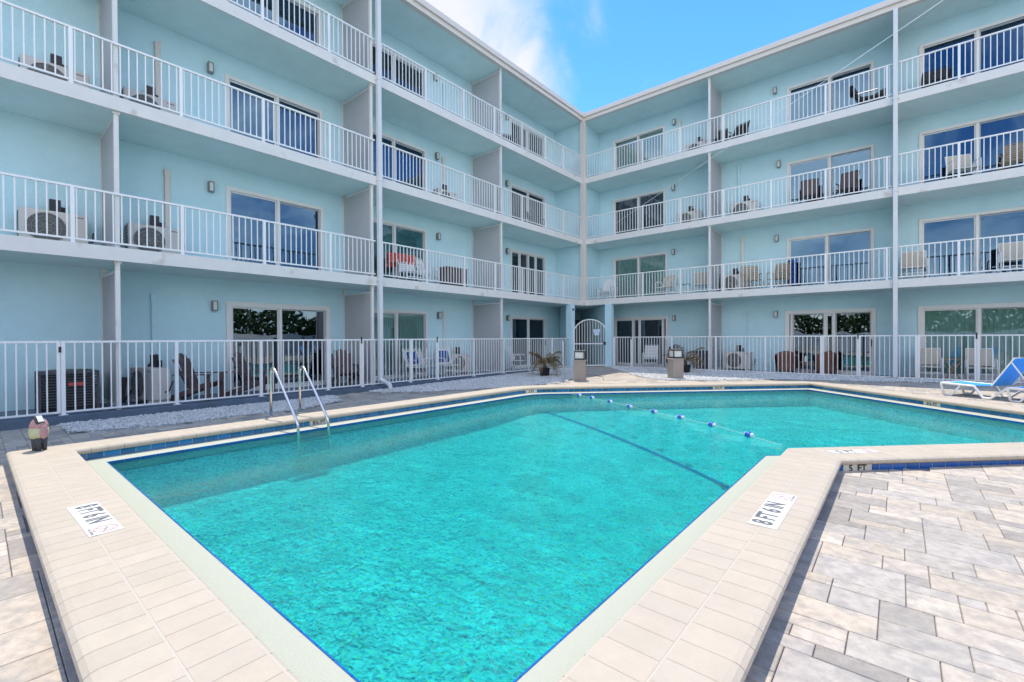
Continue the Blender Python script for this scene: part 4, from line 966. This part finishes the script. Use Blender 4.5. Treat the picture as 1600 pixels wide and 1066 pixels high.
# wicker armchairs
def wicker():
    T = thing('wicker_armchair', 'x', 'armchair')
    mb = MB(); K = 16
    for k in range(K):
        a0 = math.pi*(-0.12+1.24*k/K); a1 = math.pi*(-0.12+1.24*(k+1)/K)
        def hgt(a): return 0.62+0.16*max(0, math.sin(a))**1.5
        for (r0, r1, z0, z1) in ((0.36, 0.37, 0.05, None),):
            c0, s0, c1, s1 = math.cos(a0), math.sin(a0), math.cos(a1), math.sin(a1)
            for (ra, rb) in ((0.30, 0.36), (0.25, 0.30)):
                mb.quad((ra*c0, ra*s0, 0.05), (ra*c1, ra*s1, 0.05), (rb*c1, rb*s1, hgt(a1)), (rb*c0, rb*s0, hgt(a0)))
            mb.quad((0.30*c0, 0.30*s0, hgt(a0)), (0.30*c1, 0.30*s1, hgt(a1)), (0.36*c1, 0.36*s1, hgt(a1)), (0.36*c0, 0.36*s0, hgt(a0)))
    mb.build('shell', M['wicker'], T, smooth=True)
    mb = MB(); mb.cyl((0, -0.02), 0.28, 0.10, 0.40, 20); mb.build('seat', M['wicker'], T)
    for (x, y) in ((-0.2, -0.2), (0.2, -0.2), (-0.2, 0.2), (0.2, 0.2)): mb = MB(); mb.cyl((x, y), 0.02, 0, 0.10, 8); mb.build('leg', M['black'], T)
    return T
W1 = wicker(); putchair(W1, 'R', -3.05, 0.72, 0, 8, 'brown wicker armchair behind the right fence, left of the pair', 'brown wicker armchairs', False)
putchair(W1, 'R', -1.88, 0.72, 0, -10, 'brown wicker armchair behind the right fence, right of the pair', 'brown wicker armchairs')
def table(name, lb, loc, w_, h, top, leg, rz=0.0, cross=False):
    T = thing(name, lb, 'table', loc, rz); mb = MB(); mb.obox((0, 0, h-0.012), (w_, w_*0.8, 0.024)); mb.build('tabletop', top, T, bevel=0.005)
    if cross:
        for sy in (-1, 1):
            for sx in (-1, 1): mb = MB(); mb.bar((-sx*w_*0.42, sy*w_*0.32, 0), (sx*w_*0.42, sy*w_*0.32, h-0.03), 0.025); mb.build('leg', leg, T)
    else:
        for sy in (-1, 1):
            for sx in (-1, 1): mb = MB(); mb.bar((sx*w_*0.42, sy*w_*0.32, 0), (sx*w_*0.42, sy*w_*0.32, h-0.025), 0.03); mb.build('leg', leg, T)
    return T
table('side_table', 'brown wicker side table between the two wicker armchairs', wp('R', -2.46, 0.75, ZP+0.003), 0.42, 0.42, M['wicker'], M['wicker'])
table('folding_table', 'small wooden folding table with crossed legs between two cream chairs', wp('R', 1.22, 0.62, ZP+0.003), 0.42, 0.62, M['wood'], M['wood'], 0, True)
table('side_table', 'small teal topped white table on the second floor, right wing', wp('R', -6.55, 0.45, ZF[1]+0.003), 0.46, 0.42, M['teal'], M['white'])
mb = MB(); mb.cyl((0, 0), 0.035, 0, 0.16, 12); mb.cyl((0, 0), 0.02, 0.16, 0.20, 10); o = mb.build('white_bottle', M['white'], None, smooth='edge'); p = wp('R', -2.46, 0.72, ZP+0.428); o.location = p; tag(o, 'small white bottle standing on the wicker side table', 'bottle')
# folded black chair leaning by the unit on the patio
T = thing('folded_chair', 'black folded chair leaning on the wall above the side on air conditioner', 'chair', wp('L', 2.25, 1.2, ZP+0.003))
mb = MB(); mb.bar((0, -0.30, 0.0), (-0.05, 0.28, 0.98), 0.04); mb.bar((0.03, -0.05, 0.0), (0.0, -0.15, 0.62), 0.04); mb.build('frame', M['black'], T)
mb = MB(); mb.obox((0, 0.20, 0.62), (0.05, 0.34, 0.24), rx=0.2); mb.obox((0.0, -0.30, 0.28), (0.05, 0.10, 0.50), rx=-0.1); mb.build('folded_seat', M['black'], T)

# ------------------------------------------------------------ loungers
def lounger():
    T = thing('sun_lounger', 'x', 'sun lounger')      # x: foot (0) to head, y: 0..0.62
    for y in (0.0, 0.62):
        mb = MB(); z = 0.27
        mb.tube(arc([(0.05, y, 0.02), (0.0, y, z), (0.58, y, z-0.02), (0.72, y, 0.02), (0.84, y, 0.02), (1.10, y, z-0.01), (1.55, y, z)], 0.035, 4), 0.024, 8)
        mb.tube(arc([(0.05, y, 0.02), (0.19, y, 0.02), (0.34, y, z-0.03)], 0.03, 4), 0.02, 8)
        mb.tube(arc([(1.50, y, z), (1.42, y, 0.02), (1.55, y, 0.02)], 0.03, 4), 0.022, 8); mb.build('side_frame', M['white'], T, smooth=True)
    mb = MB(); mb.tube([(0.0, 0, 0.27), (0.0, 0.62, 0.27)], 0.022, 8); mb.tube([(1.55, 0, 0.27), (1.55, 0.62, 0.27)], 0.022, 8); mb.build('end_rails', M['white'], T)
    mb = MB(); K = 6
    for k in range(K):
        a = 0.03+0.82*k/K; c = 0.03+0.82*(k+1)/K; zz = lambda x: 0.285-0.018*math.sin(math.pi*(x-0.03)/0.82)
        mb.quad((a, 0.02, zz(a)), (c, 0.02, zz(c)), (c, 0.60, zz(c)), (a, 0.60, zz(a)))
    s_ = mb.build('seat_sling', M['bluesling'], T); s_.modifiers.new('so', 'SOLIDIFY').thickness = 0.012
    bx, bz = 0.86, 0.285; ex, ez = 0.86+0.34, 0.285+0.58
    mb = MB(); mb.quad((bx, 0.02, bz), (ex, 0.02, ez), (ex, 0.60, ez), (bx, 0.60, bz)); s_ = mb.build('back_sling', M['bluesling'], T); s_.modifiers.new('so', 'SOLIDIFY').thickness = 0.014
    mb = MB(); mb.tube([(bx, -0.005, bz), (ex, -0.005, ez), (ex, 0.625, ez), (bx, 0.625, bz)], 0.013, 6); mb.tube([(ex-0.05, 0.02, ez-0.09), (1.45, 0.02, 0.27)], 0.012, 6); mb.tube([(ex-0.05, 0.60, ez-0.09), (1.45, 0.60, 0.27)], 0.012, 6); mb.build('back_frame', M['white'], T)
    return T
LG = lounger(); LG.scale = (1, 1.14, 1); LG.location = (0.72, 13.92, zd(13.9)+0.004); LG.rotation_euler = (0, 0, R(-31)); LG['label'] = 'white framed lounger with raised blue back at the right edge, farther one'; LG['group'] = 'blue sun loungers by the pool'
dup(LG, (1.66, 13.36, zd(13.2)+0.004), R(-31), 'blue and white lounger cut by the right photo edge, nearer one', 'blue sun loungers by the pool')

# ------------------------------------------------------------ bollard lamps, potted palms, figurine, small things
def bollard():
    T = thing('bollard_lamp', 'x', 'lamp')
    mb = MB(); mb.box(-0.19, 0.19, -0.19, 0.19, 0, 0.64); mb.build('pedestal', M['pedestal'], T, bevel=0.012)
    mb = MB(); mb.box(-0.205, 0.205, -0.205, 0.205, 0.64, 0.70); mb.build('cap', M['pedestal'], T, bevel=0.02)
    mb = MB(); h0, h1 = 0.70, 0.99
    mb.box(-0.17, 0.17, -0.17, 0.17, h0, h0+0.05); mb.box(-0.17, 0.17, -0.17, 0.17, h1-0.035, h1)
    for sx in (-1, 1):
        for sy in (-1, 1): mb.box(sx*0.155-0.015, sx*0.155+0.015, sy*0.155-0.015, sy*0.155+0.015, h0+0.05, h1-0.035)
    ln = mb.build('lantern_frame', M['lampcap'], T)
    mb = MB(); mb.box(-0.145, 0.145, -0.145, 0.145, h0+0.051, h1-0.036); mb.build('diffuser', M['diffuser'], ln)
    mb = MB(); mb.box(-0.18, 0.18, -0.18, 0.18, h1+0.001, h1+0.018); mb.build('roof_plate', M['lampgrey'], ln)
    return T
BL = bollard(); BL.scale = (0.93, 0.93, 0.93); BL.location = (-7.55, 12.15, zd(12.1)+0.003); BL.rotation_euler = (0, 0, R(25)); BL['label'] = 'taupe bollard lamp with square lantern in front of the arched gate'; BL['group'] = 'bollard lamps'
dup(BL, (-5.35, 14.25, zd(14.2)+0.003), R(52), 'taupe bollard lamp with square lantern, right one, hiding a potted palm', 'bollard lamps')
def potted(loc, label, seed, mats, lean, nf=16):
    T = thing('potted_palm', label, 'potted plant', loc); rg = random.Random(seed)
    mb = MB(); mb.tube([(0, 0, 0), (0, 0, 0.28), (0, 0, 0.29), (0, 0, 0.26)], [0.15, 0.19, 0.19, 0.17], 18); mb.build('pot', M['black'], T, smooth='edge')
    mb = MB(); mb.tube([(0, 0, 0.24), (0.01, 0, 0.36), (0.0, 0.01, 0.46)], [0.07, 0.06, 0.04], 8); mb.build('trunk', M['trunk'], T)
    for fi, mt in enumerate(mats):
        mb = MB()
        for k in range(nf):
            a = rg.uniform(0, 6.28); ln = rg.uniform(0.50, 0.80); up = rg.uniform(0.45, 1.05); pts = []
            for q in range(9):
                u = q/8; r_ = ln*u*(1-0.15*u); z = 0.42+up*ln*1.4*u-ln*1.5*u*u*(0.55+0.5*(1-up))
                pts.append(Vector((math.cos(a)*r_+lean[0]*u, math.sin(a)*r_+lean[1]*u, max(z, 0.03))))
            mb.tube(pts, [0.008*(1-0.7*q/8) for q in range(9)], 4)
            sd = Vector((-math.sin(a), math.cos(a), 0))
            for q in range(2, 9):
                for sgn in (-1, 1):
                    for h in (0, 0.5):
                        p0 = pts[q-1].lerp(pts[q], h); d = (pts[q]-pts[q-1]).normalized(); L_ = 0.19*(1-abs(q-5)/7)
                        tip = p0+sd*sgn*L_+d*L_*0.7+Vector((0, 0, -0.05-rg.random()*0.05)); i = len(mb.v)
                        mb.v += [tuple(p0-d*0.017), tuple(p0+d*0.017), tuple(tip)]; mb.face([i, i+1, i+2])
        mb.build('fronds', mt, T)
    return T
potted((-9.35, 12.75, zd(12.9)+0.006), 'half dried small palm in a black pot on gravel, left of the gate', 2, [M['leafgreen'], M['leafdry']], (0.0, 0.05), 16)
potted((-5.83, 16.45, zd(16.8)+0.006), 'withered brown palm in a black pot behind the right bollard lamp', 5, [M['leafdry']], (0.02, 0.0), 20)
# figurine
T = thing('garden_figurine', 'small painted figurine with pink and pale yellow body standing on the coping corner', 'ornament', (-7.62, 0.47, ZC+0.001), R(20))
T.scale = (0.82, 0.82, 1.10)
mb = MB()
for (x, y) in ((-0.055, -0.03), (0.0, -0.035), (0.055, -0.03), (-0.05, 0.04), (0.05, 0.04)): mb.tube([(x, y, 0), (x, y, 0.05), (x*0.9, y*0.8, 0.13)], [0.022, 0.026, 0.045], 10)
mb.ball((0, 0, 0.125), 0.088, 0.07, 0.045, 14, 8); mb.build('legs', M['charcoal'], T, smooth=True)
mb = MB(); mb.tube([(0, 0, 0.13), (0, 0, 0.17), (0, -0.002, 0.21), (0, 0, 0.245)], [0.085, 0.104, 0.106, 0.096], 18); mb.build('belly', M['yellowish'], T, smooth=True)
mb = MB(); mb.tube([(0, 0, 0.242), (0, 0.0, 0.27), (0, 0, 0.31), (0, 0, 0.335), (0, 0, 0.35)], [0.098, 0.098, 0.078, 0.045, 0.015], 18)
for sgn in (-1, 1): mb.ball((sgn*0.098, 0.01, 0.20), 0.022, 0.05, 0.075, 10, 8)
mb.build('upper_body', M['pink'], T, smooth=True)
mb = MB(); mb.obox((0.05, -0.02, 0.325), (0.10, 0.09, 0.03), ry=0.75); mb.ball((-0.06, -0.01, 0.335), 0.022, 0.03, 0.02, 8, 6); mb.build('cap', M['charcoal'], T, bevel=0.006)
mb = MB(); mb.obox((0.075, -0.02, 0.338), (0.085, 0.06, 0.008), ry=0.75); mb.ball((0, -0.01, 0.352), 0.028, 0.028, 0.014, 10, 6); mb.build('cap_trim', M['diffuser'], T)
# skimmer bracket, cable, wire, hose
mb = MB(); mb.obox((0, 0, 0.02), (0.16, 0.10, 0.04)); o = mb.build('floor_spotlight', M['black'], None, bevel=0.01); o.location = (-7.75, 11.45, zd(11.4)+0.003); o.rotation_euler = (0, 0, R(40)); tag(o, 'small flat black ground light beside the left bollard lamp', 'light')
mb = MB(); mb.tube([(-7.9, 13.75, zd(13.7)+0.012), (-7.5, 13.5, zd(13.5)+0.010), (-7.2, 13.0, zd(13)+0.012), (-7.05, 12.75, zd(12.7)+0.012)], 0.010, 6); o = mb.build('cable', M['black']); tag(o, 'short black cable lying on the paving by the left bollard lamp', 'cable')
a = Vector((-9.27, 17.86, 4.90)); c = Vector((0.48, 8.81, 4.75)); c = c + (c-a).normalized()*2.5
a0 = Vector((-9.27, 17.86, 4.90))
mb = MB(); e_ = Vector((0.55, 10.1, 5.39)); 
mid = [a0.lerp(e_, k/12) for k in range(13)]
ext = e_+(e_-a0)*0.5
mb.tube(mid+[ext], 0.006, 5); o = mb.build('overhead_wire', M['white']); tag(o, 'thin white wire slanting down across the right wing balconies', 'wire')

# ------------------------------------------------------------ surroundings behind the camera, seen in the door glass
def vfence(x0, y0, x1, y1, lb):
    T = thing('vinyl_fence', lb, 'fence', (x0, y0, -1.46)); L_ = math.hypot(x1-x0, y1-y0); T.rotation_euler = (0, 0, math.atan2(y1-y0, x1-x0)); n = int(L_/2.4)
    for k in range(n+1): mb = MB(); mb.box(k*2.4-0.06, k*2.4+0.06, -0.06, 0.06, 0, 1.95); mb.build('post', M['vinyl'], T)
    for k in range(n):
        mb = MB(); mb.box(k*2.4+0.06, k*2.4+2.34, -0.02, 0.02, 0.05, 1.80)
        for j in range(15): mb.box(k*2.4+0.08+j*0.15, k*2.4+0.21+j*0.15, -0.026, 0.026, 0.07, 1.78)
        mb.build('fence_panel', M['vinyl'], T)
vfence(12.0, -12, 12.0, 26.4, 'tall white vinyl fence east of the pool deck'); vfence(-11, -12.0, 12.0, -12.0, 'tall white vinyl fence south of the pool deck')
def hedge(x0, y0, x1, y1, h, seed, lb):
    T = thing('hedge', lb, 'hedge', (x0, y0, -1.46)); rg = random.Random(seed); L_ = math.hypot(x1-x0, y1-y0); T.rotation_euler = (0, 0, math.atan2(y1-y0, x1-x0))
    mb = MB()
    for k in range(int(L_/0.6)): mb.tube([(k*0.6, 0, 0), (k*0.6+rg.uniform(-.2, .2), rg.uniform(-.2, .2), h*0.8)], [0.05, 0.02], 5)
    mb.build('stems', M['trunk'], T)
    mb = MB()
    for _ in range(int(L_*330)):
        x = rg.uniform(0, L_); top = h*(0.86+0.14*math.sin(x*1.3+seed)*math.sin(x*0.47)); z = rg.uniform(0.2, top); p = Vector((x, rg.gauss(0, 0.4), z)); s_ = rg.uniform(0.14, 0.28)
        u = Vector((rg.gauss(0, 1), rg.gauss(0, 1), rg.gauss(0, 1))).normalized(); v = u.orthogonal().normalized()
        mb.quad(p-u*s_, p+v*s_*0.5, p+u*s_, p-v*s_*0.5)
    mb.build('foliage', M['leaf'], T)
hedge(13.0, -12, 13.0, 27, 4.3, 3, 'long dark green hedge behind the east vinyl fence'); hedge(-11, -13.0, 12.5, -13.0, 4.0, 4, 'long dark green hedge behind the south vinyl fence')
def tree(x, y, h, r, seed, lb):
    T = thing('garden_tree', lb, 'tree', (x, y, -1.46)); rg = random.Random(seed)
    mb = MB(); mb.tube([(0, 0, 0), (0.1, 0, h*0.35), (0, 0.1, h*0.7)], [0.16, 0.12, 0.05], 8)
    for k in range(5): a = rg.uniform(0, 6.28); mb.tube([(0.08, 0, h*0.4), (math.cos(a)*r*0.6, math.sin(a)*r*0.6, h*0.7)], [0.06, 0.02], 6)
    mb.build('trunk', M['trunk'], T)
    mb = MB()
    for k in range(26):
        c = Vector((rg.gauss(0, r*0.42), rg.gauss(0, r*0.42), h*0.72+rg.gauss(0, r*0.30)))
        for q in range(70):
            d = Vector((rg.gauss(0, 1), rg.gauss(0, 1), rg.gauss(0, 1)))*r*0.16; p = c+d; s = rg.uniform(0.06, 0.14)
            u = Vector((rg.gauss(0, 1), rg.gauss(0, 1), rg.gauss(0, 1))).normalized(); v = u.orthogonal().normalized()
            mb.quad(p-u*s, p+v*s*0.5, p+u*s, p-v*s*0.5)
    mb.build('crown', M['leaf'], T)
for i, (x, y, h, r, lb) in enumerate(((14.0, 0.8, 5.0, 2.3, 'bushy green tree past the east vinyl fence, by its middle'), (14.4, -7.5, 5.4, 2.5, 'green tree past the east vinyl fence, near the corner'), (14.6, 7.4, 5.2, 2.3, 'bushy tree between the taller and northern trees past the east fence'), (-3, -14.3, 5.2, 2.4, 'green tree past the south vinyl fence, second from the west'), (4.6, -14.2, 5.4, 2.4, 'green tree past the south vinyl fence, second from the east'), (14.5, -3, 5.5, 2.4, 'round green tree past the east vinyl fence, southern one'), (15, 4.5, 6.5, 2.8, 'taller green tree past the east vinyl fence'), (14.2, 10, 4.8, 2.2, 'low green tree past the east vinyl fence, northern one'), (-7, -15, 6, 2.8, 'green tree past the south vinyl fence, western one'), (1, -14.5, 5, 2.4, 'green tree past the south vinyl fence, middle one'), (8, -15.5, 7, 3, 'tall green tree past the south vinyl fence, eastern one'))):
    tree(x, y, h, r, 40+i, lb)
